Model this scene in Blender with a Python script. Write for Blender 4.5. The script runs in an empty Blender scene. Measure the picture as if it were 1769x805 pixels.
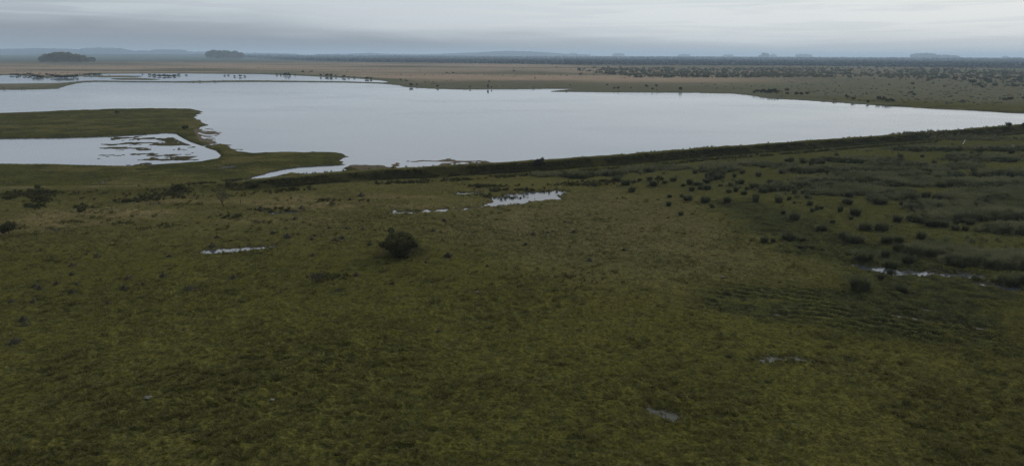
import bpy, math, numpy as np
from mathutils import Matrix, Vector
R = math.radians
SC = bpy.context.scene
COL = SC.collection

# ------------------------------------------------------------------ camera
F_PX, W_PX, H_PX = 1179.0, 1769.0, 805.0
CAM_H = 25.0
PITCH = math.atan(306.5 / F_PX)
ROLL = 0.0036
fw = Vector((0, math.cos(PITCH), -math.sin(PITCH)))
r0 = Vector((1, 0, 0)); u0 = Vector((0, math.sin(PITCH), math.cos(PITCH)))
rt = r0 * math.cos(ROLL) + u0 * math.sin(ROLL)
up = -r0 * math.sin(ROLL) + u0 * math.cos(ROLL)
cam_d = bpy.data.cameras.new('camera'); cam = bpy.data.objects.new('camera', cam_d); COL.objects.link(cam)
m = Matrix((rt, up, -fw)).transposed().to_4x4(); m.translation = (0, 0, CAM_H)
cam.matrix_world = m
cam_d.sensor_width = 36; cam_d.lens = 36 * F_PX / W_PX
cam_d.clip_start = 0.5; cam_d.clip_end = 120000
SC.camera = cam
SC.view_settings.view_transform = 'Standard'
SC.view_settings.look = 'None'
SC.view_settings.exposure = 0.0
SC.view_settings.gamma = 1.0
SC.view_settings.use_curve_mapping = False
SC.render.engine = 'CYCLES'
try:
    SC.cycles.max_bounces = 6; SC.cycles.volume_bounces = 1; SC.cycles.transparent_max_bounces = 8; SC.cycles.use_denoising = True; SC.cycles.denoising_prefilter = 'NONE'
except Exception: pass

# ------------------------------------------------------------------ world (overcast evening sky)
SUN_EL, SUN_AZ = R(30), R(48)          # azimuth clockwise from +Y (the view direction)
w = bpy.data.worlds.new('World'); SC.world = w; w.use_nodes = True
nt = w.node_tree; N = nt.nodes; L = nt.links
for n in list(N): N.remove(n)
def nd(nt_, t, **k):
    n = nt_.nodes.new(t)
    for a, b in k.items(): setattr(n, a, b)
    return n
def mth(nt_, op, a, b=None, c=None, clamp=False):
    n = nd(nt_, 'ShaderNodeMath', operation=op); n.use_clamp = clamp
    for i, v in enumerate((a, b, c)):
        if v is None: continue
        if isinstance(v, (int, float)): n.inputs[i].default_value = v
        else: nt_.links.new(v, n.inputs[i])
    return n.outputs[0]
def smooth(nt_, v, lo, hi, a=0.0, b=1.0):
    n = nd(nt_, 'ShaderNodeMapRange', interpolation_type='SMOOTHSTEP')
    nt_.links.new(v, n.inputs[0])
    for i, q in zip((1, 2, 3, 4), (lo, hi, a, b)): n.inputs[i].default_value = q
    return n.outputs[0]
def mixc(nt_, f, a, b, bt='MIX'):
    n = nd(nt_, 'ShaderNodeMix', data_type='RGBA', blend_type=bt)
    for i, v in ((0, f), (6, a), (7, b)):
        if isinstance(v, (int, float)): n.inputs[i].default_value = v
        elif isinstance(v, tuple): n.inputs[i].default_value = (*v, 1) if len(v) == 3 else v
        else: nt_.links.new(v, n.inputs[i])
    return n.outputs[2]
tc = nd(nt, 'ShaderNodeTexCoord'); sep = nd(nt, 'ShaderNodeSeparateXYZ'); L.new(tc.outputs['Generated'], sep.inputs[0])
az = mth(nt, 'MULTIPLY', mth(nt, 'ARCTAN2', sep.outputs[0], sep.outputs[1]), 180 / math.pi)   # degrees, + = right
el = mth(nt, 'MULTIPLY', mth(nt, 'ARCSINE', sep.outputs[2]), 180 / math.pi)
def cloud_noise(sx, sy, scale, det, seed, dist=0.0):
    cb = nd(nt, 'ShaderNodeCombineXYZ')
    L.new(mth(nt, 'MULTIPLY', az, sx), cb.inputs[0]); L.new(mth(nt, 'MULTIPLY', el, sy), cb.inputs[1]); cb.inputs[2].default_value = seed
    n = nd(nt, 'ShaderNodeTexNoise'); L.new(cb.outputs[0], n.inputs['Vector'])
    n.inputs['Scale'].default_value = scale; n.inputs['Detail'].default_value = det; n.inputs['Distortion'].default_value = dist
    return n.outputs[0]
n1 = cloud_noise(0.045, 0.55, 1.0, 4, 3.1, 0.6)
n2 = cloud_noise(0.10, 1.9, 1.0, 3, 7.7, 0.5)
n3 = cloud_noise(0.03, 0.16, 1.0, 4, 11.3, 0.8)
# lower edge of the bright upper sky: high on the left, low on the right
edge = mth(nt, 'ADD', mth(nt, 'MULTIPLY', az, -0.026), 1.85)
edge = mth(nt, 'MAXIMUM', edge, 0.15)
e2 = mth(nt, 'ADD', mth(nt, 'SUBTRACT', el, edge), mth(nt, 'MULTIPLY', mth(nt, 'SUBTRACT', n1, 0.5), 2.9))
bright = smooth(nt, e2, -1.3, 1.0)
# left to right brightening of the upper sky
lr = smooth(nt, az, -48.0, 22.0)
uppr = mixc(nt, lr, SKY_UL if False else (0.475, 0.525, 0.575), (0.745, 0.79, 0.812))
streak = smooth(nt, n2, 0.45, 0.60)
uppr = mixc(nt, mth(nt, 'MULTIPLY', streak, 0.65), uppr, (0.62, 0.685, 0.725))
lrl = smooth(nt, az, -20.0, 34.0)
low = mixc(nt, lrl, (0.28, 0.315, 0.36), (0.50, 0.55, 0.59))
colr = mixc(nt, bright, low, uppr)
# higher sky, seen in the lake and as light on the ground
big = smooth(nt, n3, 0.30, 0.70)
high = mixc(nt, big, (0.68, 0.765, 0.88), (0.90, 0.935, 0.975))
colr = mixc(nt, mth(nt, 'MULTIPLY', smooth(nt, el, 3.2, 13.0), 0.95), colr, high)
# behind the viewer the overcast is thicker and darker
back = smooth(nt, sep.outputs[1], 0.25, -0.6)
colr = mixc(nt, mth(nt, 'MULTIPLY', back, 0.8), colr, (0.27, 0.30, 0.34))
x10 = nd(nt, 'ShaderNodeVectorMath', operation='SCALE'); L.new(colr, x10.inputs[0]); x10.inputs['Scale'].default_value = 10.0
sky = nd(nt, 'ShaderNodeTexSky', sky_type='NISHITA'); sky.sun_disc = False
sky.sun_elevation = SUN_EL; sky.sun_rotation = SUN_AZ; sky.dust_density = 3.0
fin = mixc(nt, 0.93, sky.outputs[0], x10.outputs[0])
bg = nd(nt, 'ShaderNodeBackground'); L.new(fin, bg.inputs[0]); bg.inputs[1].default_value = 0.1
wo = nd(nt, 'ShaderNodeOutputWorld'); L.new(bg.outputs[0], wo.inputs[0])

sd = bpy.data.lights.new('sun', 'SUN'); sd.energy = 1.5; sd.angle = R(12); sd.color = (1, .95, .88)
sun = bpy.data.objects.new('sun', sd); COL.objects.link(sun)
sdir = Vector((math.sin(SUN_AZ) * math.cos(SUN_EL), math.cos(SUN_AZ) * math.cos(SUN_EL), math.sin(SUN_EL)))
sun.rotation_euler = sdir.to_track_quat('Z', 'Y').to_euler(); sun.location = (0, 0, 200)

# ------------------------------------------------------------------ helpers
rng = np.random.default_rng(7)
RT, UP, FW = (np.array(v) for v in (rt, up, fw))
def P(px, py, z=0.0):
    d = RT * ((px - W_PX / 2) / F_PX) - UP * ((py - H_PX / 2) / F_PX) + FW
    t = (z - CAM_H) / d[2]
    return np.array([d[0] * t, d[1] * t, z])
def PP(px, py, z=0.0):                       # arrays
    px = np.asarray(px, float); py = np.asarray(py, float)
    d = RT[None] * ((px - W_PX / 2) / F_PX)[:, None] - UP[None] * ((py - H_PX / 2) / F_PX)[:, None] + FW[None]
    t = (z - CAM_H) / d[:, 2]
    return d[:, 0] * t, d[:, 1] * t
def proj(x, y, z):
    q = np.stack([x, y, z - CAM_H], -1)
    dep = np.maximum(q @ FW, 1e-3)
    return W_PX / 2 + F_PX * (q @ RT) / dep, H_PX / 2 - F_PX * (q @ UP) / dep
def mpp(px, py):                             # metres per photo pixel at a ground spot
    p = P(px, py); return float((p - np.array([0, 0, CAM_H])) @ FW) / F_PX
def _h(ix, iy, s):
    v = (ix * 374761393 + iy * 668265263 + s * 974634777) & 0xFFFFFFFF
    v = ((v ^ (v >> 13)) * 1274126177) & 0xFFFFFFFF
    v = v ^ (v >> 16)
    return (v & 0xFFFF).astype(np.float64) / 65535.0
def vnoise(x, y, s=0):
    xi = np.floor(x).astype(np.int64); yi = np.floor(y).astype(np.int64)
    fx = x - xi; fy = y - yi
    fx = fx * fx * (3 - 2 * fx); fy = fy * fy * (3 - 2 * fy)
    a = _h(xi, yi, s); b = _h(xi + 1, yi, s); c = _h(xi, yi + 1, s); d = _h(xi + 1, yi + 1, s)
    return ((a * (1 - fx) + b * fx) * (1 - fy) + (c * (1 - fx) + d * fx) * fy) * 2 - 1
def fbm(x, y, s=0, o=4, g=0.5):
    t = 0; a = 1; n = 0; ca, sa = math.cos(.6), math.sin(.6)
    for k in range(o):
        t = t + a * vnoise(x, y, s + k * 17); n += a; a *= g
        x, y = (x * ca - y * sa) * 2.03 + 5.2, (x * sa + y * ca) * 2.03 + 1.7
    return t / n
def sst(v, a, b):
    t = np.clip((v - a) / (b - a), 0, 1); return t * t * (3 - 2 * t)
def sdf(x, y, poly):
    """signed distance to a polygon in metres, positive outside"""
    out = np.full(x.shape, 1e9); ins = np.zeros(x.shape, bool)
    n = len(poly)
    for i in range(n):
        ax, ay = poly[i]; bx, by = poly[(i + 1) % n]
        ex, ey = bx - ax, by - ay
        t = np.clip(((x - ax) * ex + (y - ay) * ey) / (ex * ex + ey * ey + 1e-12), 0, 1)
        out = np.minimum(out, (x - ax - t * ex) ** 2 + (y - ay - t * ey) ** 2)
        c = ((ay > y) != (by > y)) & (x < (bx - ax) * (y - ay) / ((by - ay) if by != ay else 1e-12) + ax)
        ins ^= c
    out = np.sqrt(out); out[ins] *= -1
    return out
def sdf_l(x, y, poly, pad):
    """same, worked out only near the polygon"""
    poly = np.array(poly); res = np.full(x.shape, 1e6)
    m_ = (x > poly[:, 0].min() - pad) & (x < poly[:, 0].max() + pad) & (y > poly[:, 1].min() - pad) & (y < poly[:, 1].max() + pad)
    if m_.any(): res[m_] = sdf(x[m_], y[m_], poly)
    return res
def gpoly(pts): return [tuple(P(a, b)[:2]) for a, b in pts]
def mesh(name, V, Fc, mat=None, parent=None, col=None, smooth_=False, link=True):
    """V (n,3); Fc (m,k) int array, or a list of such arrays; one object"""
    me = bpy.data.meshes.new(name)
    Fs = Fc if isinstance(Fc, list) else [Fc]
    V = np.asarray(V, np.float32)
    me.vertices.add(len(V)); me.vertices.foreach_set('co', V.ravel())
    lt = np.concatenate([np.full(len(f), f.shape[1], np.int32) for f in Fs])
    li = np.concatenate([f.ravel() for f in Fs]).astype(np.int32)
    me.loops.add(len(li)); me.loops.foreach_set('vertex_index', li)
    me.polygons.add(len(lt))
    me.polygons.foreach_set('loop_start', np.concatenate([[0], np.cumsum(lt)[:-1]]).astype(np.int32))
    me.polygons.foreach_set('loop_total', lt)
    if smooth_: me.polygons.foreach_set('use_smooth', np.ones(len(lt), bool))
    me.update(calc_edges=True); me.validate()
    if col is not None:
        a = me.color_attributes.new('Col', 'FLOAT_COLOR', 'POINT')
        a.data.foreach_set('color', np.concatenate([col, np.ones((len(V), 1))], 1).astype(np.float32).ravel())
    if mat: me.materials.append(mat)
    if not link: return me
    o = bpy.data.objects.new(name, me); COL.objects.link(o)
    if parent: o.parent = parent
    return o
def tag(o, label=None, cat=None, group=None, kind=None):
    if label: o['label'] = label
    if cat: o['category'] = cat
    if group: o['group'] = group
    if kind: o['kind'] = kind
    return o
def empty(name, loc, rz=0, s=1):
    o = bpy.data.objects.new(name, None); COL.objects.link(o); o.location = loc; o.rotation_euler.z = rz; o.scale = (s, s, s) if not isinstance(s, tuple) else s
    return o
class Geo:
    def __init__(s): s.v = []; s.f = {3: [], 4: []}; s.n = 0
    def add(s, v, f):
        f = np.asarray(f); s.v.append(np.asarray(v)); s.f[f.shape[1]].append(f + s.n); s.n += len(v)
    def data(s): return np.concatenate(s.v), [np.concatenate(q) for q in s.f.values() if q]
    def build(s, name, mat, parent=None, link=True, sm=False):
        v, f = s.data(); return mesh(name, v, f, mat, parent, smooth_=sm, link=link)
def tube(g, p, q, ra, rb, k=5):
    p = np.array(p, float); q = np.array(q, float); d = q - p; d /= np.linalg.norm(d) + 1e-9
    a = np.cross(d, [0.3, 0.9, 0.2]); a /= np.linalg.norm(a); b = np.cross(d, a)
    t = np.arange(k) * 2 * math.pi / k
    c = np.cos(t)[:, None] * a + np.sin(t)[:, None] * b
    i = np.arange(k); j = (i + 1) % k
    g.add(np.concatenate([p + c * ra, q + c * rb]), np.stack([i, j, j + k, i + k], 1))
def limbs(g, r, p, d, ln, rad, depth, tips, spread=0.55, upb=0.12, ratio=0.72, kids=3):
    d = d / np.linalg.norm(d); q = p + d * ln * 0.5 + r.normal(0, .03, 3) * ln; e = q + (d + r.normal(0, .12, 3)) * ln * 0.5
    k = 5 if depth > 1 else 3
    tube(g, p, q, rad, rad * .8, k); tube(g, q, e, rad * .8, rad * .62, k)
    tips.append(e)
    if depth == 0: return
    for _ in range(kids):
        nd_ = d + r.normal(0, spread, 3); nd_[2] += upb
        limbs(g, r, e if r.random() < .7 else q, nd_, ln * ratio * r.uniform(.8, 1.15), rad * .55, depth - 1, tips, spread, upb, ratio, kids)
def leaves(g, c, size, r, tri=False, flat=0.0):
    """a small random quad (or triangle) at every point of c"""
    n = len(c); a = r.normal(0, 1, (n, 3)); a /= np.linalg.norm(a, axis=1)[:, None]
    b = np.cross(a, r.normal(0, 1, (n, 3))); b /= np.linalg.norm(b, axis=1)[:, None] + 1e-9
    if flat: a[:, 2] *= (1 - flat); b[:, 2] *= (1 - flat)
    s = (size * r.uniform(.6, 1.4, n))[:, None]
    if tri:
        V = np.stack([c - a * s, c + a * s * .7 + b * s * .8, c + a * s * .5 - b * s * .9], 1).reshape(-1, 3); k = 3
    else:
        V = np.stack([c - a * s, c + b * s * .7, c + a * s, c - b * s * .7], 1).reshape(-1, 3); k = 4
    g.add(V, np.arange(n * k).reshape(n, k))
def ball(r, n, c, rad, shell=.55):
    d = r.normal(0, 1, (n, 3)); d /= np.linalg.norm(d, axis=1)[:, None]
    rr = (shell + (1 - shell) * r.random(n)) * np.where(r.random(n) < .25, r.random(n), 1)
    return np.asarray(c) + d * rr[:, None] * np.asarray(rad)
def replicate(V, Fs, pos, rz, sc):
    """many copies of one small shape as one mesh: sc is (n,3)"""
    n = len(pos); c, s = np.cos(rz), np.sin(rz)
    X = V[None] * sc[:, None, :]
    O = np.stack([X[..., 0] * c[:, None] - X[..., 1] * s[:, None], X[..., 0] * s[:, None] + X[..., 1] * c[:, None], X[..., 2]], -1) + pos[:, None, :]
    k = len(V); off = (np.arange(n) * k)
    return O.reshape(-1, 3), [(f[None] + off[:, None, None]).reshape(-1, f.shape[1]) for f in Fs]

# ------------------------------------------------------------------ materials
def new_mat(name, rough=0.9):
    m_ = bpy.data.materials.new(name); m_.use_nodes = True; t = m_.node_tree
    b = t.nodes['Principled BSDF']; b.inputs['Roughness'].default_value = rough
    b.inputs['Specular IOR Level'].default_value = 0.15
    return m_, t, b
def noise_n(t, scale, det=3, vec=None, rough=.55):
    n = nd(t, 'ShaderNodeTexNoise'); n.inputs['Scale'].default_value = scale; n.inputs['Detail'].default_value = det; n.inputs['Roughness'].default_value = rough
    if vec is not None: t.links.new(vec, n.inputs['Vector'])
    return n.outputs[0]
def plant_mat(name, c1, c2, scale=1.2, trans=0.0, rough=.85, spec=.1):
    m_, t, b = new_mat(name, rough)
    geo = nd(t, 'ShaderNodeNewGeometry')
    oi = nd(t, 'ShaderNodeObjectInfo')
    f = noise_n(t, scale, 3, geo.outputs['Position'])
    f = smooth(t, f, .3, .7)
    c = mixc(t, f, c1, c2)
    k = mth(t, 'ADD', mth(t, 'MULTIPLY', oi.outputs['Random'], .5), .75)
    v = nd(t, 'ShaderNodeVectorMath', operation='SCALE'); t.links.new(c, v.inputs[0]); t.links.new(k, v.inputs['Scale'])
    t.links.new(v.outputs[0], b.inputs['Base Color'])
    b.inputs['Specular IOR Level'].default_value = spec
    if trans:
        tr = nd(t, 'ShaderNodeBsdfTranslucent'); t.links.new(v.outputs[0], tr.inputs[0])
        mx = nd(t, 'ShaderNodeMixShader'); mx.inputs[0].default_value = trans
        t.links.new(b.outputs[0], mx.inputs[1]); t.links.new(tr.outputs[0], mx.inputs[2]); t.links.new(mx.outputs[0], t.nodes['Material Output'].inputs[0])
    return m_
M = {}
M['bush'] = plant_mat('dark_bush_leaves', (.050, .053, .020), (.095, .090, .036), 1.5, .25)
M['rush'] = plant_mat('rush_stems', (.05, .056, .024), (.095, .098, .048), .9, .15)
M['rushmass'] = plant_mat('rush_bed_stems', (.10, .105, .047), (.175, .17, .09), .12, .2)
M['bank'] = plant_mat('bank_growth', (.038, .040, .014), (.075, .072, .028), .35, .2)
M['bark'] = plant_mat('bark', (.035, .030, .022), (.06, .052, .04), 2)
M['twig'] = plant_mat('twigs', (.045, .040, .026), (.075, .066, .045), 2)
M['farbush'] = plant_mat('shore_scrub_leaves', (.085, .092, .052), (.13, .13, .078), .2, .25)
M['shoreb'] = plant_mat('dark_shore_leaves', (.034, .038, .016), (.065, .064, .028), .3, .15)
M['euc'] = plant_mat('eucalyptus_leaves', (.10, .096, .028), (.15, .135, .045), .06, .25)
M['wood'] = plant_mat('haze_blue_woodland_leaves', (.05, .070, .082), (.065, .085, .094), .01)  # blue of the distance haze put into the leaf colour
M['tuft'] = plant_mat('grass_blades', (.090, .083, .027), (.132, .121, .045), 1.5, .4, spec=0)
M['soil'] = plant_mat('dark_soil', (.022, .020, .013), (.045, .040, .022), 3, rough=.95)
M['post'] = plant_mat('weathered_post_wood', (.07, .065, .055), (.13, .12, .10), 4)
M['white'] = plant_mat('white_paint', (.6, .6, .58), (.75, .75, .72), 4)
M['stone'] = plant_mat('pale_stone', (.07, .07, .05), (.15, .145, .12), 5)
M['wire'] = plant_mat('fence_wire', (.12, .12, .12), (.2, .2, .2), 5)
M['hill'] = plant_mat('haze_blue_hill_cover', (.045, .066, .09), (.055, .076, .10), .004)  # haze blue mixed into the hills' base colour

# ground: large colours come from the sheet's own map, finer mottling from noise
gm, t, b = new_mat('grassland', .95)
b.inputs['Specular IOR Level'].default_value = 0
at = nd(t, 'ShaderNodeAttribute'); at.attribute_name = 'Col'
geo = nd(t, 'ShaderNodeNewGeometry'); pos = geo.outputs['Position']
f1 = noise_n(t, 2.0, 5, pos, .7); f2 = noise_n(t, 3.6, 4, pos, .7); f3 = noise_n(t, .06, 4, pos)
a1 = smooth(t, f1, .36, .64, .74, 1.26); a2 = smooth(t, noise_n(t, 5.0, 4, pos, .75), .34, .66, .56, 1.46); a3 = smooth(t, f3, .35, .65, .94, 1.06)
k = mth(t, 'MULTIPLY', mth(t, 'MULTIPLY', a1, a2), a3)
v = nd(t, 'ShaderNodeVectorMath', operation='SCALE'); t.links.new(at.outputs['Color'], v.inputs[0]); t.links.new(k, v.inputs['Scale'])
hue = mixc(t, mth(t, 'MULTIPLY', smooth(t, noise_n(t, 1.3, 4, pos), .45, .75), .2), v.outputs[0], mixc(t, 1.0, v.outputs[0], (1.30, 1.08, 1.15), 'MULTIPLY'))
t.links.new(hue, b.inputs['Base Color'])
bp = nd(t, 'ShaderNodeBump'); bp.inputs['Strength'].default_value = .9; bp.inputs['Distance'].default_value = .12
t.links.new(mth(t, 'ADD', f2, mth(t, 'MULTIPLY', noise_n(t, 9, 3, pos), .5)), bp.inputs['Height']); t.links.new(bp.outputs[0], b.inputs['Normal'])
# water
def water_mat(name, body, rough, bump):
    m_, t, b = new_mat(name, rough)
    b.inputs['Base Color'].default_value = (*body, 1); b.inputs['IOR'].default_value = 1.333; b.inputs['Specular IOR Level'].default_value = .5
    geo = nd(t, 'ShaderNodeNewGeometry')
    mp = nd(t, 'ShaderNodeMapping'); mp.inputs['Scale'].default_value = (.6, 1.0, 1); t.links.new(geo.outputs['Position'], mp.inputs[0])
    patch = smooth(t, noise_n(t, .012, 3, mp.outputs[0]), .42, .62)
    rg = mth(t, 'ADD', mth(t, 'MULTIPLY', patch, .10), rough); t.links.new(rg, b.inputs['Roughness'])
    bp = nd(t, 'ShaderNodeBump'); bp.inputs['Strength'].default_value = bump; bp.inputs['Distance'].default_value = .02
    t.links.new(noise_n(t, 1.5, 3, mp.outputs[0]), bp.inputs['Height']); t.links.new(bp.outputs[0], b.inputs['Normal'])
    return m_
M['lake'] = water_mat('lake_water', (.085, .105, .135), .03, .05)
M['mudpool'] = water_mat('muddy_water', (.05, .05, .036), .32, .3)
M['mudpool'].node_tree.nodes['Principled BSDF'].inputs['Specular IOR Level'].default_value = .3
M['pool'] = water_mat('pool_water', (.050, .054, .055), .05, .10)

# ------------------------------------------------------------------ map of the place (traced outlines, laid on the plain)
lake = [(-900,160),(-60,158),(0,155.5),(60,155),(98,153.6),(108,150),(122,147),(140,143.2),(165,142),(250,142.6),(330,143),(420,142),(520,142.3),(600,143),(660,145),(688,147.5),(700,151),(740,153.4),(800,155),(890,154.5),(950,154),(992,154.2),(975,156),(950,158.6),(1060,160),(1200,160.6),(1260,162),(1300,166),(1335,171),(1400,174),(1460,178.5),(1540,184),(1660,190.5),(1769,197),(1900,203),(2300,222),
  (2300,170+50),(1900,212),(1769,219),(1650,230),(1540,239),(1430,247),(1330,255),(1200,263.5),(1100,272),(1000,280),(880,288.5),(800,292),(740,295),(700,296),(640,298),(655,292),(690,290),(660,286),(628,286),(600,287),(585,279),(598,273),(590,268),(596,264),(560,263.5),(500,264.5),(440,264.5),(418,261),(400,257),(385,250),(372,249),(362,243),(346,238),(346,230),(358,225),(346,222),(358,217),(346,209),(338,203),(340,199),(356,193),(330,189),(260,188),(200,189),(100,192.5),(0,196.5),(-900,225)]
upper = [(-700,131),(0,130.5),(18,130),(60,129.5),(170,128),(300,127.3),(450,128.6),(515,131.2),(560,133.5),(615,136),(655,139.5),(672,142),(660,143.2),(600,141.3),(520,140.4),(440,139.4),(400,139.8),(300,141.2),(230,140.8),(165,139.6),(135,141),(100,144),(0,145.3),(-700,148)]
isles = [ [(8,127.5),(20,130.5),(60,132.8),(68,134.5),(100,134.5),(136,133.2),(150,130.5),(172,129.8),(176,128.6),(150,127.6)], [(188,136.2),(235,135),(282,137.6),(262,138.6),(200,138)], [(140,132),(200,131),(250,132),(240,133.4),(170,133.8)],[(256,130),(313,131),(300,132.4),(270,132)]]
leftpond = [(-500,243),(0,240),(100,239),(180,236.5),(250,232.6),(285,230),(303,231),(313,238),(330,246),(345,251),(355,255),(374,261),(381,269),(376,275),(345,281),(290,285),(220,288.3),(150,287),(100,285.3),(0,284.8),(-500,284)]
channel = [(340,252.5),(352,251.5),(366,248.6),(380,249),(372,251.5),(356,253.5),(346,255)]
stream = [(412,314.5),(440,307),(470,298),(495,292.5),(520,289),(560,287),(600,285.5),(600,289),(590,291),(596,295),(580,298),(586,303),(565,306),(545,305.5),(520,300.5),(505,298),(478,304),(450,311.5),(425,316)]
slit = [(404,259),(430,259),(470,260),(540,262),(540,263.6),(470,264.5),(440,266),(415,263.5)]
pond2 = [(374,293.5),(385,289.5),(410,286),(411,288),(396,291.5),(378,294)]
flats = [(600,287.5),(690,281),(715,275),(790,274),(900,283),(880,288),(740,295),(640,299)]
poolsN = {  # name: outline
 'sparkling pool': [(828,362),(838,356),(852,351),(842,348),(868,341),(905,336),(950,333.5),(983,334),(970,341),(973,348),(930,352),(895,357),(860,361)],
 'thin string': [(668,371),(680,364),(694,370),(760,366),(828,362),(830,364.5),(770,369.5),(700,375),(676,375)],
 'oval pool': [(337,442),(352,436.5),(392,434),(430,432),(481,430.5),(478,435),(440,438.5),(400,443.5),(360,445),(342,445.5)],
 'marsh pool': [(1462,462),(1490,464),(1530,470),(1560,473),(1610,475),(1660,479),(1702,482),(1700,488),(1650,484.5),(1600,482),(1560,483),(1520,478),(1490,474)],
 'marsh edge': [(1690,496),(1715,500),(1760,502),(1762,510),(1730,508),(1700,502)],
 'near pool': [(1306,628),(1330,624),(1370,623),(1410,627),(1440,629),(1440,632),(1400,636),(1345,634),(1310,634)],
 'near sliver': [(1455,629.5),(1485,631.5),(1482,635),(1458,633.5)],
 'lowest pool': [(1116,717),(1140,719),(1170,723),(1184,732),(1172,738),(1150,734),(1128,727)],
 'rut a': [(1520,545),(1545,549),(1575,556),(1572,560),(1540,555)],
 'rut b': [(1560,552),(1600,560),(1640,573),(1632,575),(1590,566)],
 'rut c': [(1630,563),(1660,568),(1700,577),(1690,580),(1650,574)],
 'rut d': [(1470,524),(1510,532),(1505,535),(1475,528)],
 'rut e': [(1330,547),(1352,550),(1350,555),(1335,552)],
 'rut f': [(1580,537),(1630,546),(1625,549),(1580,541)],
 'small puddle a': [(562,604),(580,605),(604,609),(600,613),(575,610)],
 'small puddle b': [(1140,746),(1185,752),(1182,757),(1150,753)],
 'right pool': [(1735,253),(1800,255),(1800,260),(1738,258)],
 'grass pool a': [(85,402),(125,404),(124,407.5),(92,407)],
 'grass pool b': [(255,357),(285,358),(282,361),(258,361)],
 'grass pool c': [(455,372),(520,370),(520,374),(460,377)],
 'grass pool d': [(775,337),(835,335),(832,340),(780,342)],
 'field wet a': [(170,320.5),(188,316),(189,318),(176,321.5)],
}
far_pools = {'lake': (lake, 6, .20), }
# dyke crest: px, py, height
dyke = [(-300,337,0.33),(0,334.5,0.37),(150,333.5,0.37),(250,332,0.41),(330,327,0.66),(440,317.5,1.07),(560,305.5,1.23),(670,297,1.56),(740,293.5,1.64),(880,285.5,1.64),(1000,277,1.64),(1100,269.5,1.64),(1200,261,1.64),(1330,252.5,1.64),(1430,244.5,1.64),(1540,237,1.64),(1650,228,1.64),(1769,217.5,1.64),(1950,203,1.64),(2250,180,1.64)]
dk = np.array([[*P(a, b_, h_)[:2], h_] for a, b_, h_ in dyke])
def dyke_field(x, y):
    """(signed offset from the crest line, + toward the lake; crest height there; distance along)"""
    best = np.full(x.shape, 1e9); off = np.zeros(x.shape); hh = np.zeros(x.shape); al = np.zeros(x.shape); acc = 0
    for i in range(len(dk) - 1):
        ax, ay, ah = dk[i]; bx, by, bh = dk[i + 1]; ex, ey = bx - ax, by - ay; l2 = ex * ex + ey * ey; ln = math.sqrt(l2)
        t = np.clip(((x - ax) * ex + (y - ay) * ey) / l2, 0, 1)
        d2 = (x - ax - t * ex) ** 2 + (y - ay - t * ey) ** 2
        s = np.sign(ex * (y - ay) - ey * (x - ax))
        u = d2 < best
        best = np.where(u, d2, best); off = np.where(u, s * np.sqrt(d2), off); hh = np.where(u, ah + (bh - ah) * t, hh); al = np.where(u, acc + t * ln, al); acc += ln
    e0 = np.hypot(x - dk[0, 0], y - dk[0, 1])
    return off, hh, al
G = {k_: gpoly(v_) for k_, v_ in dict(lake=lake, upper=upper, leftpond=leftpond, channel=channel, stream=stream, slit=slit, pond2=pond2, flats=flats, flats2=[(340,226),(362,222),(384,228),(372,240),(379,250),(352,247)]).items()}
GI = [gpoly(q) for q in isles]
GN = {k_: gpoly(v_) for k_, v_ in poolsN.items()}
wetpatch = gpoly([(1215,352),(1300,348),(1400,382),(1480,412),(1560,440),(1620,462),(1769,495),(1769,620),(1500,590),(1330,560),(1180,545),(1230,505),(1420,500),(1440,462),(1330,432),(1285,408),(1240,378)])
rushzone = gpoly([(1040,300),(1250,272),(1769,232),(2100,215),(2100,520),(1760,490),(1690,462),(1560,440),(1430,400),(1300,372),(1240,345),(1130,335)])
straw = gpoly([(0,385),(120,370),(300,350),(600,345),(830,335),(820,360),(560,385),(300,400),(0,410)])

# ------------------------------------------------------------------ ground sheet
vv = np.concatenate([np.arange(1000, 420, -1.15), np.arange(420, 150, -.72), np.arange(150, 98.2, -.42), np.linspace(98.1, 96.3, 8)])
dep = PITCH + np.arctan((vv - H_PX / 2) / F_PX)
rad = CAM_H / np.tan(dep)
rad = np.concatenate([[.6, 4, 9, 14, 19, 23, 26, 28], rad[rad > 29], [26000, 29000]])
azs = np.radians(np.concatenate([np.arange(-180, -47, 3.), np.arange(-44.5, 44.5, 0.062), np.arange(47, 180.1, 3.)]))
RR, AA = np.meshgrid(rad, azs, indexing='ij')
gx = (RR * np.sin(AA)); gy = (RR * np.cos(AA))
shape = gx.shape
gx = gx.ravel(); gy = gy.ravel(); gr = RR.ravel()
drr = np.gradient(rad); spc = np.maximum(np.repeat(drr, len(azs)), gr * .0011)
def octave(wl, s): 
    k = sst(wl / spc, 1.2, 3.0); return vnoise(gx / wl, gy / wl, s) * k
WL = .44
furrows = gpoly([(1150,520),(1240,503),(1400,505),(1560,535),(1740,590),(1769,640),(1600,612),(1400,580),(1200,548)])
palef = gpoly([(820,362),(1060,335),(1180,357),(1290,402),(1420,468),(1380,500),(1180,515),(900,470),(740,405)])
def nfur(x, y): return fbm(x / 6, y / 6, 67, 2)
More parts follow.
